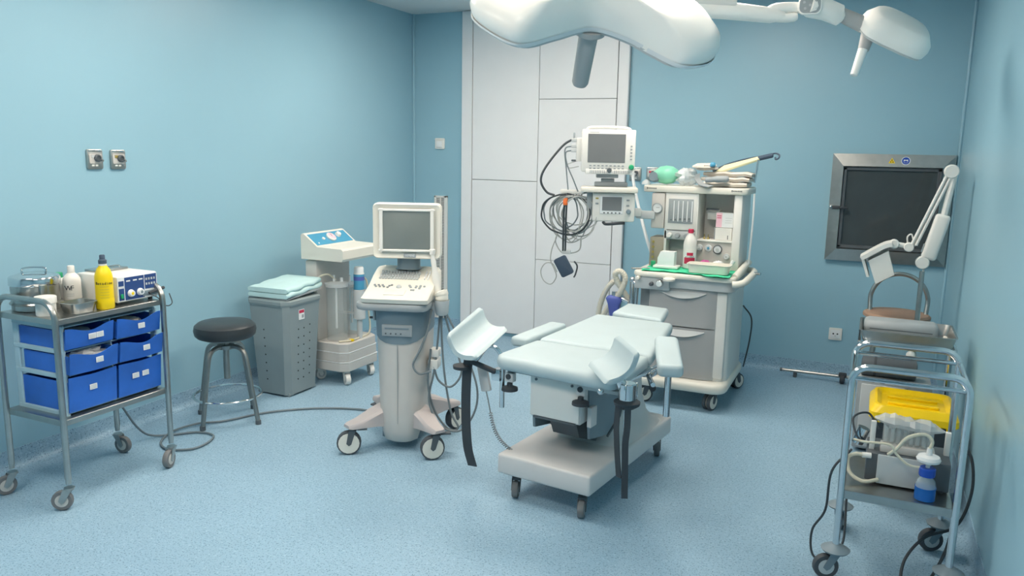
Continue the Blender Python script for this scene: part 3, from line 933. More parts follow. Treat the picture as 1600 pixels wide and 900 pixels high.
# four splayed legs
for (x, y) in ((-0.215, -0.225), (0.205, -0.225), (-0.2, 0.215), (0.205, 0.2)):
    m = MB()
    dr = V((x, y, 0)).normalized()
    sd = V((-dr.y, dr.x, 0))
    rings = []
    L = V((x, y, 0)).length
    for k, (u, w_, z0, z1) in enumerate(((0.02, 0.055, 0.11, 0.235), (0.12, 0.055, 0.115, 0.225), (0.2, 0.05, 0.13, 0.2), (L - 0.03, 0.042, 0.135, 0.17), (L + 0.02, 0.036, 0.137, 0.16), (L + 0.035, 0.028, 0.14, 0.155))):
        c_ = dr * u
        rings.append([c_ - sd * w_ + V((0, 0, z0)), c_ + sd * w_ + V((0, 0, z0)), c_ + sd * w_ + V((0, 0, z1 - 0.012)), c_ + sd * w_ * 0.75 + V((0, 0, z1)), c_ - sd * w_ * 0.75 + V((0, 0, z1)), c_ - sd * w_ + V((0, 0, z1 - 0.012))])
    m.loft(rings)
    m.build('leg', 'uleg', t, 40)
MB().box((0, 0.03, 0.095), (0.2, 0.28, 0.09), bev=0.01).build('base_block', 'bgrey', t)
# tapering column, rounded front
def ell(w_, d_, z, y0=0.0, n=28, p=3.0):
    o = []
    for k in range(n):
        a = 2 * PI * k / n
        c_, s_ = math.cos(a), math.sin(a)
        rr = (abs(c_) ** p + abs(s_) ** p) ** (-1 / p)
        o.append((w_ / 2 * rr * c_, y0 + d_ / 2 * rr * s_, z))
    return o
m = MB()
m.loft([ell(0.14, 0.26, 0.04, -0.01), ell(0.19, 0.31, 0.055, -0.01), ell(0.215, 0.335, 0.1, -0.01), ell(0.235, 0.345, 0.22, -0.006), ell(0.25, 0.345, 0.4), ell(0.262, 0.35, 0.555), ell(0.262, 0.35, 0.6)])
m.build('body', 'warmg', t, 60)
MB().box((0, -0.1765, 0.35), (0.0025, 0.006, 0.4)).build('body_seam', 'mgrey', t)
m = MB()
rg = []
for z, f_ in ((0.0, 0), (1.0, 1)):
    pass
def skirt(w_, d_, zf):
    return [(x, y, zf(x, y)) for x, y, _ in ell(w_, d_, 0)]
m.loft([skirt(0.268, 0.356, lambda x, y: 0.555 + 0.045 * (abs(x) / 0.134) ** 3), ell(0.272, 0.36, 0.65), ell(0.278, 0.364, 0.725)])
m.build('upper_housing', 'bgrey', t, 60)
dd = MB().box((0.0, -0.181, 0.625), (0.15, 0.01, 0.058), bev=0.003).build('disk_drive', 'mgrey', t)
MB().box((0.0, -0.187, 0.637), (0.12, 0.002, 0.006)).build('drive_slot', 'bgrey', dd)
for k, x in enumerate((-0.055, -0.03, -0.005, 0.02)):
    MB().cyl((x, -0.186, 0.61), (x, -0.188, 0.61), 0.004, n=8).build('drive_button', 'dgrey', dd)
MB().box((-0.16, 0.0, 0.66), (0.012, 0.05, 0.05), bev=0.003).build('side_port', 'lgrey', t)
MB().cyl((-0.165, -0.01, 0.648), (-0.185, -0.01, 0.648), 0.006, n=8).build('side_plug', 'black', t)
# shelf / wrap-around handle
m = MB()
m.prism(rrect(0.36, 0.40, 0.06, 6, -0.025, -0.02), 0.725, 0.762, bev=0.012)
m.build('handle_shelf', 'mgrey', t)
# keyboard console: loft across x of a side profile
def kprof(x, k):
    q = 1 - 0.5 * k
    return [(x, -0.215 + 0.012 * k, 0.765), (x, -0.222 + 0.014 * k, 0.785), (x, -0.19 + 0.012 * k, 0.803 - 0.01 * k), (x, -0.06, 0.835 - 0.008 * k), (x, 0.02, 0.872 - 0.008 * k), (x, 0.09, 0.9 - 0.012 * k), (x, 0.12, 0.9 - 0.016 * k), (x, 0.13, 0.88), (x, 0.13, 0.765)]
m = MB()
m.loft([kprof(-0.172, 1.2), kprof(-0.162, 0.3), kprof(-0.14, 0), kprof(0.125, 0), kprof(0.146, 0.3), kprof(0.156, 1.2)])
m.build('console', 'offw', t, 40)
# key area frames
TK = frame((-0.01, 0.0125, 0.8685), (1, 0, 0), (0, 0.11, 0.0475))
m = MB(TK)
for r_ in range(5):
    for c_ in range(14):
        m.box((-0.115 + c_ * 0.0145 + 0.003 * (r_ % 2), -0.036 + r_ * 0.0155, 0.003), (0.0115, 0.0115, 0.008), bev=0.0015, seg=1)
m.build('keys', 'lgrey', t)['kind'] = 'stuff'
m = MB(TK)
for c_ in range(6):
    m.box((0.112 + (c_ % 2) * 0.016, -0.03 + (c_ // 2) * 0.026, 0.004), (0.006, 0.02, 0.008), bev=0.001, seg=1)
m.build('gain_slider', 'card', t)['kind'] = 'stuff'
TK2 = frame((-0.01, -0.12, 0.8195), (1, 0, 0), (0, 0.13, 0.032))
m = MB(TK2)
for (x, y) in [(-0.125, 0.035), (-0.105, 0.035), (-0.085, 0.035), (-0.115, 0.018), (-0.095, 0.018), (-0.075, 0.018), (-0.05, 0.03), (-0.055, 0.012), (-0.04, 0.04), (0.05, 0.04), (0.06, 0.02), (0.055, 0.03), (0.085, 0.035), (0.085, 0.02), (0.105, 0.04), (0.105, 0.025), (0.105, 0.01), (0.125, 0.035), (0.07, -0.012), (0.08, -0.012)]:
    m.cyl((x, y, 0), (x, y, 0.006), 0.006, n=8)
m.build('control_buttons', 'mgrey', t)['kind'] = 'stuff'
MB(TK2).box((-0.005, -0.045, 0.001), (0.1, 0.06, 0.006), bev=0.002).build('palm_pad', 'offw', t)
MB(TK2).ball((0.0, 0.02, 0.0), 0.014).build('trackball', 'lgrey', t)
# neck and CRT monitor
m = MB()
m.loft([ell(0.13, 0.11, 0.895, 0.07), ell(0.112, 0.1, 0.905, 0.07), ell(0.112, 0.1, 0.97, 0.07)])
m.build('neck', 'bgrey', t, 60)
MO = bpy.data.objects.new('monitor', None)
mw, mh = 0.338, 0.272
def scr(w_, h_, y, r_, zc=1.095, arch=0.0):
    return [(x, y, zc + z + arch * (1 - (2 * x / w_) ** 2) * (1 if z > 0 else -0.4)) for x, z in rrect(w_, h_, r_, 5)]
TM = Matrix.Translation((0.012, 0, 0)) @ Matrix.Rotation(R(5), 4, 'Z')
m = MB(TM)
m.loft([scr(mw * 0.86, mh * 0.82, -0.028, 0.02), scr(mw * 0.98, mh * 0.96, -0.04, 0.02, arch=0.008), scr(mw, mh, -0.028, 0.022, arch=0.01), scr(mw, mh, 0.02, 0.022, arch=0.008), scr(mw * 0.9, mh * 0.9, 0.12, 0.03), scr(mw * 0.6, mh * 0.6, 0.25, 0.03), scr(mw * 0.5, mh * 0.5, 0.27, 0.03)])
mo = m.build('monitor', 'offw', t, 35)
n_ = 12
vs, fs = [], []
for i in range(n_ + 1):
    for j in range(n_ + 1):
        u, v = -1 + 2 * i / n_, -1 + 2 * j / n_
        vs.append((u * 0.117, -0.041 - 0.01 * (1 - u * u) * (1 - v * v) * 1.0, 1.10 + v * 0.094))
for i in range(n_):
    for j in range(n_):
        a = i * (n_ + 1) + j
        fs.append((a, a + n_ + 1, a + n_ + 2, a + 1))
MB(TM).add(vs, fs).build('screen', 'screen', mo, 60)
m = MB(TM)
for sx, sz_, w_, h_ in ((-0.126, 1.10, 0.018, 0.216), (0.126, 1.10, 0.018, 0.216), (0, 1.2, 0.28, 0.012), (0, 1.0, 0.28, 0.012)):
    m.box((sx, -0.042, sz_), (w_, 0.012, h_), bev=0.003, seg=1)
m.build('screen_surround', 'white', mo)
MB(TM).box((0.015, -0.0405, 0.976), (0.06, 0.006, 0.018), bev=0.001, seg=1).build('name_plate', 'mgrey', mo)
text(mo, 'SIEMENS', 0.0125, TM @ frame((0.015, -0.0438, 0.976), (1, 0, 0), (0, 0, 1)), 'card')
# probe holder and probes on the right side
MB().lathe([(0.026, 0.69), (0.033, 0.7), (0.038, 0.765), (0.035, 0.765), (0.03, 0.71), (0.001, 0.71)], 18, (0.2, -0.075, 0)).build('probe_cup', 'lgrey', t)
MB().box((0.168, -0.06, 0.73), (0.05, 0.03, 0.04), bev=0.005).build('holder_bracket', 'lgrey', t)
m = MB()
m.tube(cr([(0.2, -0.075, 0.72), (0.2, -0.075, 0.765), (0.198, -0.072, 0.79), (0.19, -0.07, 0.81)], 5), [0.02] * 5 + [0.032] * 5 + [0.035] * 5 + [0.012], 14)
m.build('convex_probe', 'offw', t, 60)
m = MB()
m.tube(cr([(0.168, -0.03, 0.78), (0.165, -0.03, 0.83), (0.155, -0.03, 0.9), (0.145, -0.03, 0.97), (0.143, -0.03, 0.985), (0.1435, -0.03, 1.0), (0.144, -0.03, 1.012)], 4), [0.02] * 4 + [0.019] * 4 + [0.013] * 4 + [0.01] * 4 + [0.015] * 4 + [0.016] * 4 + [0.007], 12)
m.build('wand_probe', 'white', t, 60)
def cab(pts, r_=0.0055, mm='cable', par=None, nm='probe_cable'):
    return MB().tube(cr(pts, 8), r_, 7).build(nm, mm, par if par is not None else t)
cab([(0.2, -0.075, 0.7), (0.2, -0.08, 0.6), (0.215, -0.085, 0.4), (0.25, -0.09, 0.2), (0.29, -0.1, 0.12), (0.24, -0.1, 0.11), (0.17, -0.1, 0.2), (0.14, -0.12, 0.35), (0.15, -0.1, 0.52)])
cab([(0.19, -0.07, 0.7), (0.18, -0.08, 0.55), (0.165, -0.1, 0.4), (0.145, -0.12, 0.26), (0.2, -0.13, 0.14), (0.3, -0.12, 0.11), (0.37, -0.1, 0.2), (0.38, -0.08, 0.33), (0.31, -0.07, 0.52), (0.225, -0.07, 0.69)])
cab([(0.15, -0.08, 0.715), (0.14, -0.13, 0.62), (0.11, -0.17, 0.53), (0.08, -0.185, 0.46), (0.11, -0.185, 0.415), (0.16, -0.15, 0.42)])
cab([(0.21, -0.07, 0.7), (0.24, -0.07, 0.6), (0.29, -0.08, 0.47), (0.3, -0.09, 0.39), (0.25, -0.1, 0.33), (0.19, -0.1, 0.36), (0.165, -0.1, 0.43)])
m = MB()
m.box((0.16, -0.06, 0.44), (0.05, 0.09, 0.05), bev=0.006)
m.box((0.165, -0.06, 0.495), (0.045, 0.07, 0.04), bev=0.006)
m.build('probe_connector', 'white', t)

# ================================================================== OPERATING TABLE
t = thing('examination_table', 'pale blue padded gynaecological examination table on a wheeled grey base', 'examination table', (-1.11, 3.343, 0), R(-7.4))
ot = t
for (x, y, yaw) in ((-0.17, -0.38, 292), (0.16, -0.39, 288), (-0.17, 0.42, 80), (0.16, 0.43, -66)):
    caster(t, x, y, 0.125, 0.037, R(yaw), 'tyre', 'dgrey', w=0.026, hub='mgrey', offs=0.022)
m = MB()
m.prism([(-0.228, -0.452), (0.22, -0.452), (0.22, 0.46), (-0.228, 0.46)], 0.115, 0.205, bev=0.012, seg=3)
m.build('base', 'base', t)
# flared pedestal skirt
m = MB()
m.loft([ell(0.43, 0.56, 0.2, 0.16, p=5), ell(0.37, 0.46, 0.225, 0.15, p=5), ell(0.32, 0.38, 0.28, 0.14, p=5), ell(0.295, 0.33, 0.37, 0.125, p=5), ell(0.29, 0.32, 0.47, 0.12, p=5)])
m.build('pedestal', 'base', t, 60)
m = MB()
m.loft([ell(0.24, 0.26, 0.4, 0.08, p=6), ell(0.25, 0.28, 0.53, 0.08, p=6)])
m.build('lift_column', 'lgrey', t, 50)
# slanting side cover with dark gaiter line
for sx in (-1, 1):
    m = MB()
    pl = [(-0.33, 0.565), (0.14, 0.565), (-0.02, 0.33), (-0.13, 0.27), (-0.30, 0.30)]
    m.loft([[(sx * 0.128, y, z) for y, z in pl], [(sx * 0.14, y, z) for y, z in pl]])
    m.build('side_cover', 'bgrey', t, 20)
    m = MB()
    m.tube([(sx * 0.137, 0.15, 0.57), (sx * 0.146, -0.015, 0.325), (sx * 0.142, -0.13, 0.262)], 0.006, 6)
    m.build('cover_edge', 'dgrey', t)
MB().box((0, -0.17, 0.47), (0.25, 0.36, 0.19), bev=0.01).build('tilt_housing', 'lgrey', t)
m = MB()
m.loft([[(-0.06, -0.3, 0.36), (0.07, -0.3, 0.36), (0.07, -0.06, 0.36), (-0.06, -0.06, 0.36)], [(-0.06, -0.26, 0.28), (0.07, -0.26, 0.28), (0.07, -0.06, 0.2), (-0.06, -0.06, 0.2)]])
m.build('lift_mechanism', 'dgrey', t)
# control box facing the foot end
MB().box((0.018, -0.36, 0.485), (0.24, 0.07, 0.195), bev=0.006).build('control_box', 'base', t)
MB().box((0.018, -0.397, 0.487), (0.232, 0.008, 0.186), bev=0.003).build('box_cover', 'white', t)
MB().box((0.018, -0.397, 0.388), (0.2, 0.012, 0.010), bev=0.002).build('box_slot', 'dgrey', t)
for x in (-0.07, 0.10):
    MB().cyl((x, -0.4, 0.553), (x, -0.405, 0.553), 0.006, n=10).build('screw', 'dgrey', t)
MB().box((0.160, -0.33, 0.415), (0.02, 0.055, 0.085), bev=0.003).build('motor_cover', 'base', t)
# cushions
def cushion(nm, pl, z0, z1, bev, T=None):
    m = MB(T)
    m.prism(pl, z0, z1, bev=bev, seg=4)
    return m.build(nm, 'pad', t, 60)
cushion('seat_cushion', [(-0.255, -0.425), (-0.22, -0.468), (0.30, -0.485), (0.33, -0.44), (0.303, -0.08), (-0.246, -0.105)], 0.582, 0.643, 0.024)
MB().box((0.03, -0.25, 0.575), (0.46, 0.34, 0.014), bev=0.003).build('seat_plate', 'bgrey', t)
cushion('back_cushion', [(-0.248, -0.085), (0.305, -0.06), (0.145, 0.612), (-0.280, 0.588)], 0.584, 0.644, 0.022)
MB().prism([(-0.21, -0.04), (0.23, -0.04), (0.10, 0.55), (-0.22, 0.55)], 0.567, 0.585).build('back_plate', 'bgrey', t)
cushion('head_cushion', [(-0.217, 0.648), (0.08, 0.62), (0.0, 0.93), (-0.252, 0.935)], 0.605, 0.652, 0.018)
m = MB()
m.cyl((-0.16, 0.58, 0.585), (-0.16, 0.78, 0.605), 0.01)
m.cyl((-0.02, 0.58, 0.585), (-0.03, 0.78, 0.605), 0.01)
m.build('headrest_rods', 'chrome', t)
# side rails and clamps
for sx in (-1, 1):
    MB().box((sx * 0.235 + 0.03, -0.2, 0.562), (0.01, 0.42, 0.025), bev=0.002).build('side_rail', 'chrome', t)
# left arm pad
Ta = Matrix.Translation((-0.322, 0.055, 0.0)) @ Matrix.Rotation(R(2), 4, 'Z')
cushion('arm_pad', rrect(0.095, 0.41, 0.02, 3), 0.602, 0.647, 0.014, Ta)
MB().cyl((-0.322, 0.05, 0.605), (-0.2, 0.07, 0.57), 0.011).build('arm_bracket', 'chrome', t)
# right arm pad swung out
Tb = Matrix.Translation((0.405, -0.135, 0.0)) @ Matrix.Rotation(R(24), 4, 'Z')
Tb = Tb @ Matrix.Translation((0, 0, 0.675)) @ Matrix.Rotation(R(4), 4, 'X')
cushion('arm_pad', rrect(0.10, 0.40, 0.022, 3), -0.03, 0.022, 0.016, Tb)
MB().cyl((0.45, -0.245, 0.64), (0.45, -0.245, 0.45), 0.0135, n=14).build('arm_post', 'chrome', t)
m = MB()
m.cyl((0.40, -0.11, 0.64), (0.27, -0.13, 0.56), 0.012)
m.cyl((0.27, -0.03, 0.555), (0.37, -0.2, 0.555), 0.01)
m.box((0.29, -0.05, 0.56), (0.05, 0.07, 0.03), bev=0.004)
m.build('arm_bracket', 'chrome', t)
m = MB()
m.cyl((0.29, -0.06, 0.55), (0.35, -0.16, 0.535), 0.009)
m.ball((0.36, -0.175, 0.533), 0.014)
m.build('arm_lever', 'black', t)
# leg holders: curved trough pads on clamps
def leg_rest(Pf, A, w, prof, th=0.022):
    """padded trough: profile (s across, z) swept from the far end Pf along A towards the foot end"""
    Pf, A, w = V(Pf), V(A), V(w).normalized()
    inn = cr([V((a, b, 0)) for a, b in prof], 5)
    outr = []
    for i, p in enumerate(inn):
        tg = (inn[min(i + 1, len(inn) - 1)] - inn[max(i - 1, 0)]).normalized()
        outr.append(p + V((tg.y, -tg.x, 0)) * th)
    t0 = (inn[1] - inn[0]).normalized()
    t1 = (inn[-1] - inn[-2]).normalized()
    lip0 = (inn[0] + outr[0]) / 2 - t0 * th * 0.5
    lip1 = (inn[-1] + outr[-1]) / 2 + t1 * th * 0.5
    loop_ = inn + [lip1] + outr[::-1] + [lip0]
    cen = sum(loop_, V((0, 0, 0))) / len(loop_)
    m = MB()
    rings = []
    for k, (u, sc) in enumerate(((0.0, 0.9), (0.02, 0.97), (0.06, 1.0), (0.25, 1.0), (0.5, 1.0), (0.75, 1.0), (0.94, 1.0), (0.98, 0.97), (1.0, 0.9))):
        base = Pf + A * u
        ring = []
        for p in loop_:
            q = cen + (p - cen) * sc
            ring.append(base + w * q.x + V((0, 0, q.y)))
        rings.append(ring)
    m.loft(rings)
    return m.build('leg_rest', 'pad', t, 70)
leg_rest((-0.414, -0.306, 0.799), (0, -0.244, -0.081), (1, 0, 0.05), [(0, 0), (0.014, -0.034), (0.04, -0.064), (0.08, -0.077), (0.128, -0.075)])
leg_rest((0.28, -0.40, 0.785), (0.18, -0.22, 0.005), (-0.22, -0.18, 0), [(0, 0), (0.008, -0.03), (0.024, -0.06), (0.055, -0.084), (0.098, -0.098)])
# chrome arms, sockets, knobs and straps
m = MB()
m.tube(cr([(-0.36, -0.47, 0.64), (-0.345, -0.46, 0.60), (-0.30, -0.43, 0.665), (-0.26, -0.42, 0.66), (-0.235, -0.41, 0.61), (-0.235, -0.41, 0.54)], 6), 0.01, 10)
m.build('leg_rest_arm', 'chrome', t, 60)
MB().cyl((-0.36, -0.475, 0.655), (-0.355, -0.47, 0.615), 0.028, n=16).build('ball_joint', 'lgrey', t)
m = MB()
m.cyl((-0.36, -0.47, 0.6), (-0.26, -0.43, 0.56), 0.012)
m.build('clamp_lever', 'black', t)
MB().lathe([(0.012, -0.012), (0.04, -0.01), (0.042, 0.004), (0.012, 0.012)], 16, (-0.40, -0.475, 0.572)).build('clamp_knob', 'black', t)
m = MB()
m.box((-0.255, -0.41, 0.545), (0.045, 0.05, 0.05), bev=0.005)
m.cyl((-0.235, -0.41, 0.57), (-0.235, -0.41, 0.40), 0.011, n=12)
m.build('clamp_block', 'chrome', t)
MB().lathe([(0.012, 0.02), (0.013, 0.008), (0.035, 0.0), (0.036, -0.012), (0.012, -0.016)], 16, (-0.19, -0.42, 0.5)).build('clamp_knob', 'black', t)
MB().box((-0.19, -0.415, 0.545), (0.04, 0.03, 0.04), bev=0.004).build('clamp_block', 'base', t)
MB().cyl((-0.19, -0.432, 0.55), (-0.19, -0.436, 0.55), 0.012, n=12).build('clamp_eye', 'black', t)
# right hand side
m = MB()
m.cyl((0.33, -0.47, 0.66), (0.345, -0.455, 0.61), 0.02, n=16)
m.tube(cr([(0.345, -0.455, 0.62), (0.36, -0.44, 0.60), (0.33, -0.36, 0.565), (0.28, -0.25, 0.555)], 6), 0.011, 10)
m.ball((0.265, -0.48, 0.58), 0.014)
m.build('leg_rest_arm', 'chrome', t, 60)
m = MB()
m.cyl((0.365, -0.45, 0.625), (0.365, -0.45, 0.555), 0.034, n=16, bev=0.004)
for a in (40, 160, 280):
    m.box((0.365 + 0.036 * math.cos(R(a)), -0.45 + 0.036 * math.sin(R(a)), 0.595), (0.008, 0.012, 0.06), bev=0.002)
m.cyl((0.365, -0.45, 0.56), (0.365, -0.45, 0.36), 0.012, n=12)
m.build('clamp_socket', 'chrome', t)
MB().lathe([(0.036, 0.03), (0.052, 0.02), (0.05, 0.008), (0.03, -0.006), (0.012, -0.008)], 18, (0.365, -0.45, 0.53)).build('clamp_knob', 'black', t)
m = MB()
m.box((0.145, -0.40, 0.545), (0.04, 0.03, 0.045), bev=0.004)
m.build('clamp_block', 'base', t)
MB().cyl((0.145, -0.416, 0.55), (0.145, -0.421, 0.55), 0.012, n=12).build('clamp_eye', 'black', t)
MB().lathe([(0.012, 0.02), (0.013, 0.008), (0.035, 0.0), (0.036, -0.012), (0.012, -0.016)], 16, (0.15, -0.42, 0.5)).build('clamp_knob', 'black', t)
m = MB()
m.loft([[(0.17, -0.44, 0.575), (0.34, -0.42, 0.57), (0.33, -0.28, 0.575), (0.16, -0.3, 0.58)], [(0.17, -0.44, 0.562), (0.34, -0.42, 0.557), (0.33, -0.28, 0.562), (0.16, -0.3, 0.567)]])
m.build('clamp_plate', 'lgrey', t)
m = MB()
m.strip(cr([(-0.365, -0.47, 0.64), (-0.375, -0.475, 0.55), (-0.38, -0.475, 0.42), (-0.375, -0.478, 0.30), (-0.37, -0.47, 0.20), (-0.352, -0.46, 0.12)], 5), (0.021, 0.004, 0), 0.004)
m.build('leg_strap', 'black', t)
for (dx, dz, w_) in ((-0.018, 0.25, 0.012), (0.022, 0.17, 0.011)):
    m = MB()
    m.strip(cr([(0.365 + dx, -0.49, 0.545), (0.365 + dx * 1.1, -0.495, 0.46), (0.365 + dx * 0.9, -0.495, 0.40), (0.367 + dx * 0.8, -0.49, 0.33), (0.372 + dx * 0.7, -0.485, dz)], 5), (w_, 0.006 if dx > 0 else -0.003, 0), 0.004)
    m.build('leg_strap', 'black', t)
# handset on a coiled lead
Th = frame((-0.335, -0.40, 0.51), (0.93, 0.0, 0.22), (-0.22, 0.0, 0.97))
hs = MB(Th).box((0, 0, 0), (0.05, 0.018, 0.115), bev=0.006)
hs.v = [(v[0], v[1], v[2]) for v in hs.v]
Th = frame((-0.335, -0.40, 0.51), (0.93, 0.0, 0.22), (0.0, 1.0, 0.0))
ho = MB(Th).box((0, 0, 0), (0.05, 0.018, 0.115), bev=0.006).build('handset', 'base', t)
pts = []
a_, b_ = V((-0.325, -0.40, 0.455)), V((-0.20, -0.38, 0.20))
m = MB()
m.tube(cr([a_, V((-0.315, -0.4, 0.42)), V((-0.30, -0.4, 0.36))], 5), 0.003, 6)
ds = V((-0.30, -0.40, 0.36))
n = 220
ax = (b_ - ds).normalized()
e1 = ax.orthogonal().normalized()
e2 = ax.cross(e1)
for k in range(n + 1):
    u = k / n
    a = u * 2 * PI * 20
    sag = V((-0.02 * math.sin(PI * u), 0, -0.02 * math.sin(PI * u)))
    pts.append(ds + (b_ - ds) * u + sag + e1 * (0.0075 * math.cos(a)) + e2 * (0.0075 * math.sin(a)))
m.tube(pts, 0.0022, 5)
m.build('coiled_lead', 'mgrey', t, 60)

# ================================================================== ANAESTHESIA MACHINE
AX = -0.965
t = thing('anaesthesia_machine', 'white anaesthesia machine with two grey drawers and flowmeter tubes', 'anaesthesia machine', (AX, 4.8, 0))
am = t
def B(x0, x1, y0, y1, z0, z1, m, nm, bev=0.006, par=None, seg=2):
    return MB().box(((x0 + x1) / 2 - AX, (y0 + y1) / 2 - 4.8, (z0 + z1) / 2), (x1 - x0, y1 - y0, z1 - z0), bev=bev, seg=seg).build(nm, m, par if par is not None else t)
for (x, y, yaw) in ((-1.17, 4.58, 200), (-0.785, 4.6, 250), (-1.17, 5.1, 100), (-0.735, 5.1, 60)):
    caster(t, x - AX, y - 4.8, 0.12, 0.05, R(yaw), 'tdark', 'dgrey', w=0.05, hub='offw', twin=True, offs=0.02, hr=0.8)
m = MB()
m.prism(rrect(0.58, 0.70, 0.09, 6, -0.985 - AX, 4.84 - 4.8), 0.115, 0.175, bev=0.022, seg=3)
m.build('base', 'offw', t)
m = MB()
m.prism(rrect(0.49, 0.56, 0.06, 5, -0.957 - AX, 4.87 - 4.8), 0.17, 0.735, bev=0.004, seg=1)
m.build('cabinet', 'white', t)
def dfront(z0, z1):
    m = MB()
    pl = []
    for k in range(13):
        u = -1 + 2 * k / 12
        xx = u * 0.2
        pl.append((-0.985 - AX + xx, 4.562 - 4.8 + 0.018 * abs(u) ** 6 + 0.004 * u * u))
    pl += [(-0.785 - AX, 4.62 - 4.8), (-1.185 - AX, 4.62 - 4.8)]
    m.prism(pl, z0, z1)
    o = m.build('drawer', 'drw', t, 30)
    # smile shaped pull
    h = MB()
    rows_ = []
    for k in range(13):
        u = -1 + 2 * k / 12
        zt = z1 - 0.012
        zb = zt - 0.034 * (1 - u * u) - 0.004
        x_ = -0.985 - AX + u * 0.14
        y_ = 4.560 - 4.8
        rows_.append([(x_, y_, zt), (x_, y_ - 0.022 * (1 - u * u) - 0.002, zb), (x_, y_ + 0.004, zb - 0.006)])
    h.loft(rows_)
    h.build('pull', 'lgrey', o, 60)
    return o
dfront(0.178, 0.482)
dfront(0.490, 0.712)
B(-0.79, -0.728, 4.58, 4.64, 0.19, 0.71, 'white', 'corner_post', 0.012)
# worktop and its rim, side handle
m = MB()
m.prism(rrect(0.60, 0.62, 0.06, 5, -0.985 - AX, 4.83 - 4.8), 0.775, 0.805, bev=0.01)
m.build('worktop', 'offw', t)
m = MB()
m.prism(rrect(0.55, 0.58, 0.06, 5, -0.965 - AX, 4.84 - 4.8), 0.715, 0.776, bev=0.004, seg=1)
m.build('worktop_apron', 'lgrey', t)
m = MB()
m.tube(cr([(-0.70 - AX, -0.27, 0.77), (-0.665 - AX, -0.262, 0.772), (-0.640 - AX, -0.225, 0.78), (-0.634 - AX, -0.1, 0.785), (-0.634 - AX, 0.1, 0.79), (-0.65 - AX, 0.2, 0.79), (-0.70 - AX, 0.23, 0.79)], 5), 0.02, 10)
m.build('push_handle', 'offw', t, 60)
m = MB()
m.tube(cr([(-0.70 - AX, -0.2, 0.80), (-0.685 - AX, -0.1, 0.825), (-0.685 - AX, 0.1, 0.835), (-0.69 - AX, 0.25, 0.835)], 5), 0.02, 10)
m.build('worktop_rim', 'offw', t, 60)
MB().cyl((-0.64 - AX, 0.05, 0.80), (-0.585 - AX, 0.02, 0.80), 0.008).build('rail_peg', 'chrome', t)
# controls on the apron front (left)
B(-1.27, -1.06, 4.535, 4.58, 0.70, 0.775, 'lgrey', 'control_strip', 0.006)
for (x, z, r_, m_) in ((-1.115, 0.742, 0.024, 'chrome'), (-1.165, 0.735, 0.013, 'dgrey'), (-1.245, 0.765, 0.013, 'offw')):
    MB().cyl((x - AX, 4.535 - 4.8, z), (x - AX, 4.505 - 4.8, z), r_, r_ * 0.8, n=16, bev=0.002).build('apron_knob', m_, t)
MB().lathe([(0.001, -0.012), (0.035, -0.006), (0.036, 0.006), (0.02, 0.014), (0.001, 0.014)], 18, (-1.055 - AX, 4.505 - 4.8, 0.772)).build('flush_button', 'offw', t)
B(-1.26, -1.16, 4.64, 4.8, 0.50, 0.70, 'mgrey', 'absorber_canister', 0.012)
MB().cyl((-1.21 - AX, 4.62 - 4.8, 0.52), (-1.21 - AX, 4.62 - 4.8, 0.50), 0.045).build('canister_base', 'black', t)
m = MB()
m.cyl((-1.29 - AX, 4.56 - 4.8, 0.73), (-1.29 - AX, 4.56 - 4.8, 0.56), 0.014)
m.cyl((-1.29 - AX, 4.56 - 4.8, 0.735), (-1.262 - AX, 4.56 - 4.8, 0.72), 0.012)
m.cyl((-1.26 - AX, 4.56 - 4.8, 0.72), (-1.265 - AX, 4.56 - 4.8, 0.55), 0.012)
m.ball((-1.29 - AX, 4.56 - 4.8, 0.745), 0.018)
m.build('valve_block', 'chrome', t)
# superstructure
B(-1.172, -0.715, 5.02, 5.14, 0.80, 1.265, 'white', 'rear_panel', 0.004)
B(-0.762, -0.712, 4.8, 5.1, 0.80, 1.265, 'white', 'side_post', 0.01)
B(-1.172, -1.155, 4.8, 5.05, 0.80, 1.265, 'white', 'side_wall', 0.003)
B(-1.172, -0.975, 4.795, 4.9, 1.035, 1.262, 'white', 'flowmeter_housing', 0.008)
B(-1.256, -1.174, 4.79, 4.92, 1.04, 1.258, 'warmg', 'gauge_housing', 0.008)
g = MB()
gx, gy = -1.217 - AX, 4.79 - 4.8
g.lathe([(0.029, 0), (0.032, 0.004), (0.032, 0.01), (0.027, 0.012), (0.027, 0.008), (0.001, 0.008)], 24, T=Matrix.Translation((gx, gy, 1.165)) @ TB)
go = g.build('pressure_gauge', 'mgrey', t)
MB(Matrix.Translation((gx, gy, 1.165)) @ TB).cyl((0, 0, 0.008), (0, 0, 0.009), 0.0265, n=20).build('gauge_face', 'card', go)
MB(Matrix.Translation((gx, gy, 1.165)) @ TB).box((0.004, 0.004, 0.0095), (0.022, 0.002, 0.001)).build('gauge_needle', 'inkb', go)
w_ = B(-1.149, -0.998, 4.789, 4.797, 1.078, 1.226, 'mgrey', 'flowmeter_window', 0.002)
for k in range(5):
    x = -1.128 + k * 0.0275 - AX
    MB().cyl((x, 4.785 - 4.8, 1.09), (x, 4.785 - 4.8, 1.215), 0.0075, n=10).build('flow_tube', 'clear', w_)
    MB().box((x + 0.013, 4.7875 - 4.8, 1.152), (0.006, 0.003, 0.125)).build('flow_scale', 'card', w_)
    MB().ball((x, 4.785 - 4.8, 1.1 + 0.002 * k), 0.006).build('flow_float', 'dgrey', w_)
B(-1.172, -0.975, 4.8, 4.86, 0.978, 1.032, 'lgrey', 'valve_panel', 0.004)
for x, m_ in ((-1.135, 'white'), (-1.085, 'mgrey'), (-1.03, 'mgrey')):
    MB().cyl((x - AX, 0.0, 1.004), (x - AX, -0.03, 1.004), 0.016, 0.014, n=16, bev=0.002).build('flow_knob', m_, t)
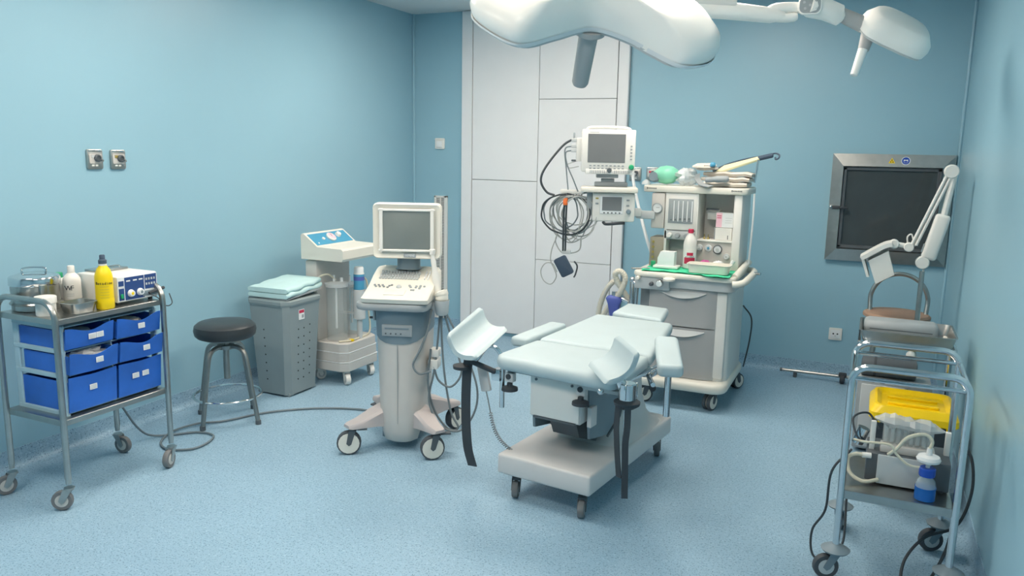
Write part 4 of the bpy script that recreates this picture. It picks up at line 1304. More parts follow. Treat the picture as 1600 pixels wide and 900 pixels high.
B(-1.155, -0.985, 4.9, 4.95, 0.80, 0.98, 'lgrey', 'niche_back', 0.002)
B(-0.985, -0.97, 4.8, 5.05, 0.80, 1.262, 'white', 'divider', 0.003)
B(-0.97, -0.762, 4.83, 4.86, 0.80, 0.975, 'warmg', 'vaporiser_panel', 0.003)
B(-0.972, -0.76, 4.82, 5.02, 0.972, 0.985, 'white', 'niche_shelf', 0.003)
for (x, z, r_, m_) in ((-0.955, 0.935, 0.02, 'lgrey'), (-0.90, 0.935, 0.02, 'card'), (-0.845, 0.93, 0.027, 'dgrey'), (-0.79, 0.89, 0.018, 'lgrey')):
    gg = MB(Matrix.Translation((x - AX, 4.83 - 4.8, z)) @ TB).lathe([(r_, 0), (r_, 0.012), (r_ * 0.85, 0.014), (r_ * 0.85, 0.01), (0.001, 0.01)], 20).build('dial', m_, t)
    MB(Matrix.Translation((x - AX, 4.83 - 4.8, z)) @ TB).cyl((0, 0, 0.01), (0, 0, 0.011), r_ * 0.82, n=18).build('dial_face', 'card', gg)
    MB(Matrix.Translation((x - AX, 4.83 - 4.8, z)) @ TB).cyl((0, 0, 0.011), (0, 0, 0.02), r_ * 0.35, n=12).build('dial_knob', 'panelb' if abs(x + 0.90) < 0.01 else 'lgrey', gg)
for x in (-0.935, -0.912):
    MB().lathe([(0.008, 0), (0.008, 0.006), (0.003, 0.012), (0.002, 0.03)], 10, (x - AX, 4.86 - 4.8, 0.985)).build('brass_nipple', 'brass', t)
# niche block behind
B(-0.94, -0.865, 4.93, 5.01, 1.10, 1.16, 'white', 'module_block', 0.004)
MB().cyl((-0.865 - AX, 4.9 - 4.8, 1.165), (-0.94 - AX, 4.9 - 4.8, 1.165), 0.006).build('module_bar', 'dgrey', t)
# top shelf
m = MB()
m.prism(rrect(0.635, 0.36, 0.045, 5, -1.0 - AX, 4.965 - 4.8), 1.262, 1.302, bev=0.008)
m.build('top_shelf', 'offw', t)
for x0, n_ in ((-1.285, 7), (-0.775, 7)):
    for k in range(n_):
        MB().box((x0 - AX + k * 0.009, 4.7845 - 4.8, 1.285), (0.006, 0.001, 0.007 if k else 0.012)).build('print_mark', 'dgrey', t)
# arm that carries the screens
m = MB()
m.box((-1.29 - AX, 4.79 - 4.8, 1.12), (0.12, 0.03, 0.05), bev=0.006)
m.build('display_arm', 'lgrey', t)
# left grey box of drawers below the gauge (soda lime housing)
B(-1.258, -1.165, 4.80, 4.95, 0.80, 0.985, 'taupe', 'absorber_box', 0.006)
for k in range(4):
    MB().cyl((-1.235 - AX, -0.001, 0.86 + k * 0.032), (-1.235 - AX, -0.006, 0.86 + k * 0.032), 0.008, n=10).build('absorber_screw', 'brass', t)
m = MB()
m.tube(cr([(-0.655 - AX, 4.85 - 4.8, 1.27), (-0.655 - AX, 4.86 - 4.8, 1.1), (-0.668 - AX, 4.9 - 4.8, 0.85)], 6), 0.006, 8)
m.build('side_tube', 'card', t)
cab([(-0.71 - AX, 5.1 - 4.8, 0.55), (-0.66 - AX, 5.15 - 4.8, 0.46), (-0.67 - AX, 5.2 - 4.8, 0.3), (-0.70 - AX, 5.22 - 4.8, 0.12)], 0.005, 'cableb', t, 'power_lead')
# breathing hose looping on the left
m = MB()
pts = cr([(-1.30, 4.62, 0.58), (-1.36, 4.58, 0.68), (-1.40, 4.56, 0.765), (-1.365, 4.555, 0.79), (-1.335, 4.56, 0.745), (-1.37, 4.57, 0.65), (-1.43, 4.6, 0.58), (-1.49, 4.62, 0.48), (-1.50, 4.6, 0.38)], 10)
m.tube([(p.x - AX, p.y - 4.8, p.z) for p in pts], [0.016 + 0.002 * (k % 2) for k in range(len(pts))], 10)
m.build('breathing_hose', 'hose', t, 20)
m = MB()
pts = cr([(-1.31, 4.66, 0.56), (-1.40, 4.63, 0.70), (-1.44, 4.62, 0.70), (-1.50, 4.64, 0.60), (-1.53, 4.66, 0.46), (-1.5, 4.66, 0.33)], 10)
m.tube([(p.x - AX, p.y - 4.8, p.z) for p in pts], [0.016 + 0.002 * (k % 2) for k in range(len(pts))], 10)
m.build('breathing_hose', 'hose', t, 20)
m = MB()
m.loft([[(q[0] * s_ - 1.405 - AX, q[1] * s_ * 0.6 + 4.58 - 4.8, z) for q in rrect(0.09, 0.09, 0.03, 3)] for z, s_ in ((0.43, 0.15), (0.46, 0.4), (0.52, 0.6), (0.58, 0.85), (0.615, 1.15), (0.63, 0.9), (0.635, 0.5))])
m.build('breathing_bag', 'indigo', t, 60)
m = MB()
m.cyl((-1.405 - AX, 4.58 - 4.8, 0.635), (-1.32 - AX, 4.59 - 4.8, 0.60), 0.013)
m.cyl((-1.405 - AX, 4.58 - 4.8, 0.63), (-1.405 - AX, 4.58 - 4.8, 0.66), 0.016)
m.build('bag_connector', 'chrome', t)

# ------------------------------------------------------------------ things on the anaesthesia machine
ZW = 0.806
m = MB()
nx, ny = 16, 8
vs, fs = [], []
def dy_(i, j):
    u, v = i / nx, j / ny
    x = -1.235 + 0.52 * u
    y = 4.535 + 0.25 * v + (0.02 * math.sin(u * 5) if j == 0 else 0) - (0.02 if (j == 0 and 0.7 < u < 0.95) else 0)
    return x, y
for lay in (0, 1):
    for i in range(nx + 1):
        for j in range(ny + 1):
            x, y = dy_(i, j)
            vs.append((x, y, ZW + 0.001 + lay * 0.003 + 0.0025 * (1 + math.sin(i * 1.9 + j * 1.3)) * lay))
for lay in (0, 1):
    b0 = lay * (nx + 1) * (ny + 1)
    for i in range(nx):
        for j in range(ny):
            a = b0 + i * (ny + 1) + j
            fs.append((a, a + ny + 1, a + ny + 2, a + 1))
o = m.add(vs, fs).build('green_drape', 'greenc', None, 60)
tag(o, 'bright green surgical drape spread on the anaesthesia machine worktop', 'drape')
ZD = ZW + 0.010
b = thing('alcohol_bottle', 'white bottle with red cap and red label on the green drape', 'bottle', (-0.992, 4.735, ZD))
MB().lathe([(0.001, 0), (0.036, 0), (0.04, 0.005), (0.04, 0.14), (0.038, 0.16), (0.028, 0.19), (0.016, 0.207), (0.014, 0.222)], 24).build('body', 'bottlew', b)
MB().lathe([(0.0165, 0.213), (0.0165, 0.234), (0.014, 0.237), (0.001, 0.237)], 18).build('cap', 'red', b)
AZ2 = math.atan2(-4.67, 0.985)
def patch(par, r_, z0, z1, a0, a1, m_, nm):
    q = MB()
    n = 10
    lo = [(r_ * math.cos(a0 + (a1 - a0) * k / n), r_ * math.sin(a0 + (a1 - a0) * k / n), z0) for k in range(n + 1)]
    hi = [(p[0], p[1], z1) for p in lo]
    q.add(lo + hi, [(k, k + 1, n + 2 + k, n + 1 + k) for k in range(n)])
    return q.build(nm, m_, par, 60)
patch(b, 0.0404, 0.028, 0.098, AZ2 - 0.9, AZ2 + 0.9, 'card', 'label')
patch(b, 0.0407, 0.03, 0.068, AZ2 - 0.85, AZ2 + 0.85, 'red', 'label_block')
patch(b, 0.0407, 0.08, 0.098, AZ2 - 0.45, AZ2 + 0.5, 'red', 'label_block')
wrap_text(b, 'alcohol', 0.041, 0.073, 0.014, AZ2, 'inkb')
o = thing('enamel_tray', 'white rectangular tray on the green drape beside the red-capped bottle', 'tray', (-0.848, 4.612, ZD))
opentray(0.22, 0.105, 0.24, 0.12, 0.05).build('tray_body', 'offw', o)
o = thing('tissue_box', 'small white box standing on the green drape', 'box', (-1.115, 4.68, ZD))
MB().box((0, 0, 0.008), (0.15, 0.09, 0.016), bev=0.004).build('box_base', 'white', o)
m = MB()
m.loft([[(p[0] * 0.1, p[1] * 0.07, 0.016) for p in ((-.5, -.5), (.5, -.5), (.5, .5), (-.5, .5))], [(p[0] * 0.1 + 0.0, p[1] * 0.07, 0.06) for p in ((-.5, -.5), (.5, -.5), (.5, .5), (-.5, .5))], [(p[0] * 0.085 + 0.008, p[1] * 0.06, 0.1) for p in ((-.5, -.5), (.5, -.5), (.5, .5), (-.5, .5))]])
m.build('box_body', 'card', o)
o = MB().lathe([(0.001, 0), (0.014, 0), (0.015, 0.03), (0.012, 0.034), (0.001, 0.034)], 14, (-1.205, 4.70, ZD)).build('green_stopper', 'green')
tag(o, 'small green stopper on the drape beside the white box', 'stopper')
o = crumple('pink_swab', 'magenta', (-0.90, 4.76, ZD + 0.026), 0.035, 0.025, 0.026, 21, 0.2)
tag(o, 'crumpled magenta swab behind the white tray', 'swab')
o = crumple('glove_bundle', 'card', (-0.825, 4.765, ZD + 0.026), 0.035, 0.025, 0.024, 22, 0.25)
tag(o, 'crumpled white gloves behind the white tray', 'gloves')
m = MB()
m.cyl((-0.765, 4.75, ZD + 0.006), (-0.735, 4.76, ZD + 0.06), 0.008, 0.012)
o = m.build('white_swab_stick', 'card')
tag(o, 'short white spatula leaning at the end of the white tray', 'spatula')
m = MB()
m.cyl((-1.285, 4.585, ZW + 0.005), (-1.20, 4.61, ZW + 0.009), 0.005)
m.tube([(-1.285 + 0.012 * math.cos(R(a)) - 0.01, 4.585 + 0.012 * math.sin(R(a)), ZW + 0.005) for a in range(0, 360, 30)], 0.003, 6, closed=True)
o = m.build('forceps', 'steeld')
tag(o, 'steel forceps lying at the corner of the machine worktop', 'forceps')
# carton boxes on the niche shelf
o = thing('glove_carton', 'small white carton with pink end, stacked on another carton', 'carton', (-0.815, 4.875, 1.062))
MB().box((0, 0, 0.045), (0.105, 0.07, 0.088), bev=0.001, seg=1).build('carton_body', 'card', o)
MB().box((-0.034, -0.0354, 0.045), (0.034, 0.001, 0.086)).build('pink_panel', 'pink', o)
for k in range(3):
    MB().box((0.022, -0.0354, 0.03 + k * 0.014), (0.04, 0.001, 0.002)).build('print_line', 'lgrey', o)
for k in range(2):
    MB().box((-0.034, -0.0362, 0.07 - k * 0.012), (0.026, 0.0006, 0.004)).build('print_line', 'red', o)
o = thing('white_carton', 'plain white carton on the niche shelf beneath the pink-ended one', 'carton', (-0.818, 4.872, 0.9865))
MB().box((0, 0, 0.037), (0.098, 0.075, 0.074), bev=0.001, seg=1).build('carton_body', 'white', o)
MB().box((-0.055, 0.01, 0.037), (0.008, 0.06, 0.07), bev=0.001, seg=1).build('carton_flap', 'mgrey', o)
MB().box((0.026, -0.0385, 0.018), (0.004, 0.002, 0.024)).build('print_mark', 'dgrey', o)

# on the top shelf
ZT = 1.303
o = thing('resuscitator_bag', 'pale green resuscitator bag lying on the machine top shelf', 'resuscitator', (-1.2, 4.9, ZT))
m = MB()
Tq = Matrix.Translation((0.0, 0.0, 0.062)) @ Matrix.Rotation(R(90), 4, 'Y') @ Matrix.Rotation(R(-22), 4, 'X')
m.lathe([(0.012, -0.085), (0.022, -0.078), (0.03, -0.065), (0.05, -0.04), (0.058, 0.0), (0.052, 0.04), (0.034, 0.068), (0.02, 0.08), (0.014, 0.095)], 22, T=Tq)
m.build('bag', 'greenb', o, 60)
m = MB()
m.lathe([(0.012, 0), (0.03, 0.004), (0.03, 0.012), (0.014, 0.018), (0.014, 0.036), (0.026, 0.04), (0.028, 0.05), (0.001, 0.05)], 18, T=frame((-0.06, -0.035, 0.046), (1, 0, 0), (0, 0.15, 1)))
m.build('valve', 'bgrey', o)
MB().lathe([(0.03, 0), (0.026, 0.014), (0.008, 0.03), (0.001, 0.03)], 18, T=Matrix.Translation((-0.125, 0.0, 0.0))).build('mask_port', 'film', o)
o = crumple('plastic_wrap', 'film', (-1.072, 4.895, ZT + 0.053), 0.068, 0.07, 0.048, 31, 0.26, 16, 11)
tag(o, 'crinkled clear plastic wrapping beside the green resuscitator bag', 'wrap')
# stack of folded cream cloths
for k in range(3):
    m = MB()
    zz = ZT + 0.010 + k * 0.030
    rings = []
    for q in range(8):
        x = -0.985 + 0.285 * q / 7 + 0.01 * k
        wob = 0.003 * math.sin(q * 2.1 + k)
        hh = 0.02 if q not in (0, 7) else 0.014
        rings.append([(x, 4.83 + 0.02 * k + p[0], zz + wob + p[1]) for p in [(0.0, -0.006), (0.19 - 0.02 * k, -0.006), (0.2 - 0.02 * k, hh / 2), (0.19 - 0.02 * k, hh), (0.0, hh), (-0.012, hh / 2)]])
    m.loft(rings)
    o = m.build('folded_cloth', 'cloth', None, 50)
    tag(o, ('bottom' if k == 0 else 'middle' if k == 1 else 'top') + ' cream folded cloth of the pile on the machine top shelf', 'cloth')
o = thing('cuff_roll', 'grey arm cuff with a curled strap on the cream cloths', 'cuff', (-0.9, 4.81, ZT))
m = MB()
m.tube(cr([(-0.035, -0.012, 0.042), (0.03, -0.02, 0.048), (0.1, -0.012, 0.05)], 6), [0.017] * 6 + [0.021] * 6 + [0.014], 12)
m.build('cuff_body', 'mgrey', o, 60)
m = MB()
m.strip(cr([(-0.09, 0.0, 0.075), (-0.085, -0.012, 0.045), (-0.05, -0.03, 0.015), (0.0, -0.04, 0.004)], 6), (0.012, 0.016, 0.004), 0.006)
m.build('cuff_strap', 'mgrey', o, 60)
o = crumple('gauze_pad', 'cloth', (-0.955, 4.87, ZT + 0.118), 0.075, 0.06, 0.022, 41, 0.2)
tag(o, 'rumpled cream gauze heaped over the folded cloths beside the wrapping', 'gauze')
o = MB().lathe([(0.001, 0), (0.016, 0), (0.018, 0.012), (0.012, 0.024), (0.001, 0.026)], 14, (-0.905, 4.83, ZT + 0.122)).build('blue_stopper', 'panelb')
tag(o, 'small blue stopper on the gauze heap', 'stopper')
# splint: pale pad with black edge rising to the right
o = thing('padded_splint', 'long pale yellow padded splint with black handle propped over the cloths', 'splint', (-0.78, 4.95, ZT))
Tsp = frame((0.0, 0.0, 0.13), (0.97, 0, 0.25), (-0.05, 0.9, 0.45))
m = MB(Tsp)
m.prism([(-0.15, -0.05), (-0.08, 0.03), (0.12, 0.045), (0.13, 0.01)], -0.008, 0.008, bev=0.003)
m.build('splint_pad', 'sand', o)
m = MB(Tsp)
m.tube(cr([(-0.15, 0.0, 0.0), (-0.05, 0.045, 0.0), (0.06, 0.055, 0), (0.13, 0.045, 0)], 5), 0.009, 8)
m.build('splint_edge', 'cuff', o, 60)
m = MB(Tsp)
m.box((0.165, 0.03, 0), (0.09, 0.035, 0.022), bev=0.008)
m.build('splint_handle', 'cuff', o)
m = MB(Tsp)
m.tube(cr([(0.2, 0.05, 0), (0.225, 0.045, 0), (0.245, 0.01, 0), (0.24, -0.03, 0), (0.225, -0.035, 0), (0.222, -0.01, 0)], 5), 0.005, 8)
m.build('splint_hook', 'cuff', o, 60)
MB().cyl((0.122, -0.02, 0.165), (0.11, -0.03, 0.03), 0.006).build('splint_rod', 'chrome', o)

# ================================================================== PATIENT MONITOR
o = thing('patient_monitor', 'white patient monitor with grey screen and green knob, above the smaller display', 'monitor', (-1.487, 4.60, 1.34), R(21))
pm = o
MB().box((0, 0.03, 0.165), (0.318, 0.15, 0.25), bev=0.01).build('case', 'white', o)
MB().box((0, -0.05, 0.165), (0.316, 0.014, 0.248), bev=0.006).build('bezel', 'white', o)
MB().box((-0.012, -0.0575, 0.18), (0.222, 0.004, 0.168), bev=0.002, seg=1).build('screen', 'lcd', o)
m = MB()
m.tube(cr([(-0.13, 0.0, 0.286), (-0.11, 0.0, 0.302), (0, 0.0, 0.306), (0.11, 0.0, 0.3), (0.13, 0.0, 0.286)], 5), 0.008, 8)
m.build('carry_handle', 'white', o, 60)
for r_ in range(2):
    for k in range(9):
        MB().box((-0.105 + k * 0.024, -0.0578, 0.078 - r_ * 0.016), (0.013, 0.003, 0.007)).build('button', 'mgrey', o)
for k in range(5):
    MB().box((0.134, -0.0578, 0.118 + k * 0.019), (0.011, 0.003, 0.007)).build('button', 'mgrey', o)
MB().cyl((0.137, -0.057, 0.072), (0.137, -0.082, 0.072), 0.016, 0.014, n=16, bev=0.003).build('trim_knob', 'green', o)
MB().cyl((0.008, -0.057, 0.052), (0.008, -0.085, 0.052), 0.015, 0.013, n=16, bev=0.003).build('rotary_knob', 'dgrey', o)
m = MB()
m.box((0.01, -0.045, 0.043), (0.285, 0.03, 0.03), bev=0.003)
m.build('lower_lip', 'white', o)
m = MB()
for k in range(9):
    m.box((-0.105 + k * 0.0105, -0.0605, 0.042), (0.004, 0.003, 0.018))
    m.box((0.04 + k * 0.0105, -0.0605, 0.042), (0.004, 0.003, 0.018))
m.build('vent_slot', 'mgrey', o)['kind'] = 'stuff'
for k in range(6):
    MB().box((-0.108 + k * 0.009, -0.0575, 0.273), (0.006, 0.001, 0.005)).build('print_mark', 'mgrey', o)
MB().box((0.0, 0.02, 0.02), (0.13, 0.09, 0.03), bev=0.004).build('mount_clamp', 'mgrey', o)
m = MB()
m.box((-0.172, -0.005, 0.17), (0.04, 0.05, 0.14), bev=0.006)
m.build('module_rack', 'white', o)
for z, m_ in ((0.225, 'lgrey'), (0.19, 'lgrey'), (0.165, 'lgrey')):
    MB().box((-0.205, -0.015, z), (0.034, 0.03, 0.022), bev=0.004).build('cable_plug', m_, o)
MB().box((-0.205, -0.015, 0.255), (0.012, 0.012, 0.03), bev=0.002).build('hose_valve', 'mgrey', o)
MB().box((-0.198, -0.01, 0.105), (0.042, 0.012, 0.012), bev=0.004).build('probe_tip', 'dgrey', o)
def cabm(pts, r_, mm, par, nm='cable'):
    return MB().tube(cr(pts, 8), r_, 7).build(nm, mm, par)
ox, oy, oz = -1.487, 4.60, 1.34
def rel(pts):
    return [(p[0] - ox, p[1] - oy, p[2] - oz) for p in pts]
cabm(rel([(-1.69, 4.585, 1.575), (-1.76, 4.58, 1.53), (-1.86, 4.57, 1.40), (-1.885, 4.57, 1.32), (-1.85, 4.57, 1.255), (-1.80, 4.57, 1.235)]), 0.007, 'cableb', o)
cabm(rel([(-1.70, 4.585, 1.505), (-1.74, 4.58, 1.49), (-1.73, 4.58, 1.42), (-1.69, 4.57, 1.33), (-1.66, 4.57, 1.26)]), 0.004, 'cable', o)
cabm(rel([(-1.70, 4.585, 1.53), (-1.745, 4.58, 1.51), (-1.735, 4.58, 1.4), (-1.72, 4.57, 1.27)]), 0.004, 'cable', o)
cabm(rel([(-1.68, 4.59, 1.44), (-1.73, 4.585, 1.42), (-1.715, 4.585, 1.40), (-1.66, 4.585, 1.41)]), 0.003, 'cablel', o)

# ventilator display below
v = thing('ventilator_display', 'small white ventilator display with square screen, below the patient monitor', 'monitor', (-1.44, 4.60, 1.08), R(19))
MB().box((0.0, 0.03, 0.09), (0.255, 0.1, 0.172), bev=0.012).build('case', 'white', v)
MB().box((-0.012, -0.022, 0.105), (0.14, 0.006, 0.11), bev=0.003, seg=1).build('screen_surround', 'card', v)
MB().box((-0.01, -0.026, 0.112), (0.116, 0.004, 0.082), bev=0.001, seg=1).build('screen', 'lcd', v)
for k in range(5):
    MB().cyl((-0.055 + k * 0.023, -0.02, 0.057), (-0.055 + k * 0.023, -0.027, 0.057), 0.005, n=10).build('button', 'dgrey', v)
for x, z, m_ in ((-0.1, 0.143, 'brass'), (-0.1, 0.112, 'mgrey'), (0.085, 0.135, 'mgrey'), (0.085, 0.103, 'mgrey')):
    MB().box((x, -0.022, z), (0.018, 0.006, 0.01), bev=0.002).build('button', m_, v)
MB().cyl((0.09, -0.018, 0.067), (0.09, -0.045, 0.067), 0.015, 0.013, n=16, bev=0.003).build('rotary_knob', 'bgrey', v)
MB().box((-0.03, 0.04, 0.195), (0.34, 0.2, 0.032), bev=0.008).build('equipment_shelf', 'offw', v)
MB().box((-0.02, 0.05, 0.225), (0.2, 0.06, 0.03), bev=0.006).build('swivel_plate', 'mgrey', v)
m = MB()
m.box((-0.04, 0.06, 0.24), (0.08, 0.07, 0.04), bev=0.004)
m.build('swivel_post', 'mgrey', v)
m = MB()
m.box((0.115, 0.115, 0.055), (0.12, 0.03, 0.05), bev=0.005)
m.build('arm_link', 'lgrey', v)
MB().box((-0.145, 0.05, 0.12), (0.035, 0.09, 0.12), bev=0.008).build('side_bracket', 'mgrey', v)
m = MB()
m.tube(cr([(-0.06, 0.0, 0.0), (-0.04, -0.01, -0.012), (0.03, -0.01, -0.006), (0.07, 0.0, -0.004)], 5), 0.009, 8)
m.build('under_hook', 'cableb', v, 60)
# lead block with cable loops hanging from it
k_ = thing('lead_block', 'white lead connector block with many looped grey cables hanging from it', 'cable block', (-1.70, 4.585, 1.25))
MB().box((0, 0, 0.005), (0.155, 0.03, 0.024), bev=0.004).build('block', 'white', k_)
for q in range(8):
    MB().box((-0.062 + q * 0.0175, -0.006, -0.016), (0.008, 0.014, 0.024), bev=0.002).build('lead_plug', 'warmg', k_)
MB().box((0.095, 0.01, 0.004), (0.05, 0.02, 0.018), bev=0.003).build('block_arm', 'mgrey', k_)
rn = random.Random(11)
def loop(cx, rx_, z0, zb, dy, r_, mm, wob=0.01):
    pts = []
    N = 18
    for q in range(N + 1):
        a = 2 * PI * q / N - PI * 1.5
        zc, rz_ = (z0 + zb) / 2, (z0 - zb) / 2
        pts.append((cx + rx_ * math.cos(a) + rn.uniform(-wob, wob) * 0.5, dy + 0.012 * math.sin(a * 2), zc + rz_ * math.sin(a) + rn.uniform(-wob, wob) * 0.3))
    cabm(pts, r_, mm, k_, 'cable_loop')
for (cx, rx_, z0, zb, dy, r_, mm) in ((-0.03, 0.16, -0.01, -0.26, -0.03, 0.0055, 'cableb'), (-0.035, 0.15, -0.01, -0.24, -0.02, 0.0045, 'cable'), (0.0, 0.14, -0.02, -0.26, -0.01, 0.004, 'cablel'), (0.04, 0.125, -0.02, -0.27, 0.0, 0.004, 'cablel'),
                                      (0.02, 0.1, -0.02, -0.24, -0.04, 0.004, 'cablel'), (-0.03, 0.11, -0.02, -0.29, -0.02, 0.004, 'cablel'), (0.05, 0.09, -0.02, -0.25, -0.03, 0.004, 'cable'), (0.02, 0.13, -0.02, -0.2, 0.01, 0.0035, 'cablel'), (-0.04, 0.08, -0.02, -0.22, -0.01, 0.0045, 'cable'), (0.01, 0.06, -0.02, -0.3, -0.03, 0.0035, 'cablel'),
                                      (0.03, 0.15, -0.02, -0.23, -0.015, 0.0035, 'cablel'), (0.06, 0.11, -0.02, -0.28, -0.035, 0.0035, 'cablel'), (-0.01, 0.12, -0.02, -0.31, -0.005, 0.0035, 'cablel')):
    loop(cx, rx_, z0, zb, dy, r_, mm)
MB().box((-0.028, -0.045, -0.055), (0.028, 0.02, 0.045), bev=0.006).build('orange_connector', 'orange', k_)
for dx in (-0.035, -0.02):
    cabm([(dx, -0.045, -0.07), (dx - 0.002, -0.045, -0.2), (dx, -0.045, -0.36)], 0.006, 'cableb', k_, 'twin_hose')
cabm([(-0.09, -0.01, -0.26), (-0.1, -0.01, -0.31), (-0.06, -0.015, -0.37), (0.0, -0.02, -0.375), (0.06, -0.01, -0.35), (0.065, 0, -0.28)], 0.004, 'cablel', k_, 'cable_loop')
MB().box((-0.015, -0.04, -0.365), (0.06, 0.014, 0.028), bev=0.006).build('hose_joint', 'lgrey', k_)
cabm([(-0.09, -0.02, -0.28), (-0.12, -0.02, -0.36), (-0.125, -0.02, -0.43), (-0.1, -0.02, -0.48), (-0.085, -0.02, -0.53), (-0.12, -0.02, -0.58), (-0.17, -0.02, -0.56), (-0.19, -0.02, -0.5), (-0.16, -0.02, -0.45), (-0.11, -0.02, -0.45), (-0.08, -0.02, -0.5)], 0.0035, 'cablel', k_, 'sensor_lead')
TCf = frame((-0.025, -0.05, -0.455), (0.85, 0.0, 0.45), (0.5, 0.15, -0.85))
MB(TCf).prism(rrect(0.085, 0.125, 0.014), -0.012, 0.012, bev=0.005).build('pressure_cuff', 'cuff', k_)
cabm([(0.04, -0.04, -0.42), (0.06, -0.04, -0.45), (0.05, -0.04, -0.5), (0.04, -0.04, -0.52)], 0.005, 'cableb', k_, 'cuff_tube')

# ================================================================== SURGICAL LAMPS
FH = V((-0.41898107, 0.90799497, 0))
RH = V((0.90799497, 0.41898107, 0))
def lamp_shell(T, outline, prof):
    m = MB(T)
    rings = []
    for sc, z in prof:
        rings.append([(p.x * sc, p.y * sc + (1 - sc) * 0.03, z) for p in outline])
    m.loft(rings)
    return m
Lc = V((0, 0, 1.5)) + (FX + RX * ((925 - 800) / 1230.66) - UX * ((20 - 450) / 1230.66)) * 2.42
tilt = R(33)
roll = R(6.0)
nrm = V((0, 0, 1)) * math.cos(tilt) - FH * math.sin(tilt)
vdir = V((0, 0, 1)) * math.sin(tilt) + FH * math.cos(tilt)
udir = RH.copy()
rot = Matrix.Rotation(-roll, 3, -FH)
nrm, vdir, udir = rot @ nrm, rot @ vdir, rot @ udir
hub = V((-0.86, 3.45, CEIL))
t = thing('surgical_lamp', 'large white lobed surgical lamp with grey handle over the table', 'surgical lamp', (hub.x, hub.y, hub.z))
L1 = Matrix((udir, vdir, nrm)).transposed().to_4x4()
L1.translation = Lc - hub
ctl = [(-0.372, -0.06), (-0.33, -0.15), (-0.22, -0.235), (-0.115, -0.155), (0.0, -0.06), (0.115, -0.10), (0.2, -0.18), (0.275, -0.235), (0.36, -0.19), (0.378, -0.08), (0.33, 0.07), (0.2, 0.19), (0.0, 0.24), (-0.2, 0.2), (-0.34, 0.07)]
out = cr([V((a, b, 0)) for a, b in ctl], 6, True)
lamp_shell(L1, out, [(0.90, -0.035), (0.955, -0.03), (0.985, -0.012), (1.0, 0.01), (0.985, 0.034), (0.92, 0.056), (0.78, 0.082), (0.74, 0.09), (0.55, 0.098), (0.2, 0.105), (0.02, 0.106)]).build('lamp_housing', 'lampw', t, 60)
lamp_shell(L1, out, [(0.9, -0.042), (0.9, -0.03)]).build('lens_cover', 'lgrey', t, 40)
lamp_shell(L1, out, [(0.962, -0.034), (0.985, -0.026), (0.985, -0.02), (0.96, -0.028)]).build('rim_strip', 'card', t, 40)
m = MB(L1)
m.lathe([(0.05, -0.04), (0.05, -0.055), (0.032, -0.06), (0.03, -0.066)], 20, (0.0, -0.02, 0))
m.build('handle_flange', 'lampg', t)
m = MB(L1)
m.lathe([(0.028, -0.06), (0.03, -0.075), (0.027, -0.225), (0.022, -0.235), (0.001, -0.235)], 20, (0.0, -0.02, 0))
m.build('sterile_handle', 'lampg', t, 60)
# mast and arms
MB().cyl((0, 0, 0), (0, 0, -0.06), 0.12, n=28, bev=0.01).build('ceiling_plate', 'lampw', t)
MB().cyl((0, 0, -0.05), (0, 0, -0.36), 0.045, n=20).build('mast', 'lampw', t)
elb = L1 @ V((0.1, 0.32, 0.2))
m = MB()
m.tube(cr([V((0, 0, -0.25)), V((0.05, -0.3, -0.25)), elb + V((0, 0, 0.1)), elb], 6), 0.035, 12)
m.build('spring_arm', 'lampw', t, 60)
m = MB()
m.tube(cr([elb, L1 @ V((0.12, 0.3, 0.12)), L1 @ V((0.1, 0.18, 0.09))], 6), 0.03, 12)
m.build('yoke', 'lampw', t, 60)

# satellite lamp, arm hung from its own short mast further along the ceiling rail
def pt(x, y, d_):
    return V((0, 0, 1.5)) + (FX + RX * ((x - 800) / 1230.66) - UX * ((y - 450) / 1230.66)) * d_
hub2 = V((-0.86, 3.70, CEIL))
t = thing('surgical_lamp', 'smaller white surgical lamp on a jointed arm above the steel hatch', 'surgical lamp', (hub2.x, hub2.y, hub2.z))
Q = lambda x, y, d_=3.5: pt(x, y, d_) - hub2
m = MB()
m.cyl((0, 0, 0), (0, 0, -0.05), 0.10, n=24, bev=0.008)
m.cyl((0, 0, -0.04), (0, 0, (pt(1075, 8, 3.5) - hub2).z - 0.03), 0.035, n=18)
m.build('mast', 'lampw', t)
m = MB()
pts = [V((0, 0, Q(1075, 8).z)), Q(1075, 12), Q(1140, 17), Q(1205, 24), Q(1225, 26)]
m.tube(pts, [0.042, 0.04, 0.038, 0.034, 0.02], 14)
m.build('extension_arm', 'lampw', t, 50)
MB().box(tuple((Q(1115, 5))), (0.19, 0.085, 0.035), bev=0.01, rz=R(24)).build('arm_cover', 'white', t)
m = MB()
m.tube(cr([Q(1196, 22), Q(1212, 14), Q(1235, 12), Q(1260, 13)], 5), [0.012] + [0.024] * 14 + [0.022], 12)
m.tube(cr([Q(1205, 27), Q(1228, 28), Q(1245, 26)], 5), [0.010] + [0.02] * 9 + [0.016], 12)
m.build('joint_link', 'lampw', t, 60)
ca = Q(1264, 12)
cb = Q(1315, 22)
axd = (cb - ca).normalized()
m = MB()
m.tube([ca - axd * 0.02 + FH * -0.03, ca - FH * 0.02, Q(1290, 15), Q(1312, 24), cb], [0.04, 0.047, 0.047, 0.045, 0.03], 16)
m.build('control_knuckle', 'lampw', t, 50)
Tc = frame(ca - FH * 0.045 - axd * 0.012, (RH * 0.95 - FH * 0.3).normalized(), (0, 0, 1))
pad_ = MB(Tc).prism(rrect(0.098, 0.078, 0.026, 5), -0.02, 0.006, bev=0.003).build('control_pad', 'lampw', t)
MB(Tc).prism(rrect(0.086, 0.066, 0.022, 5), 0.006, 0.009).build('pad_face', 'mgrey', pad_)
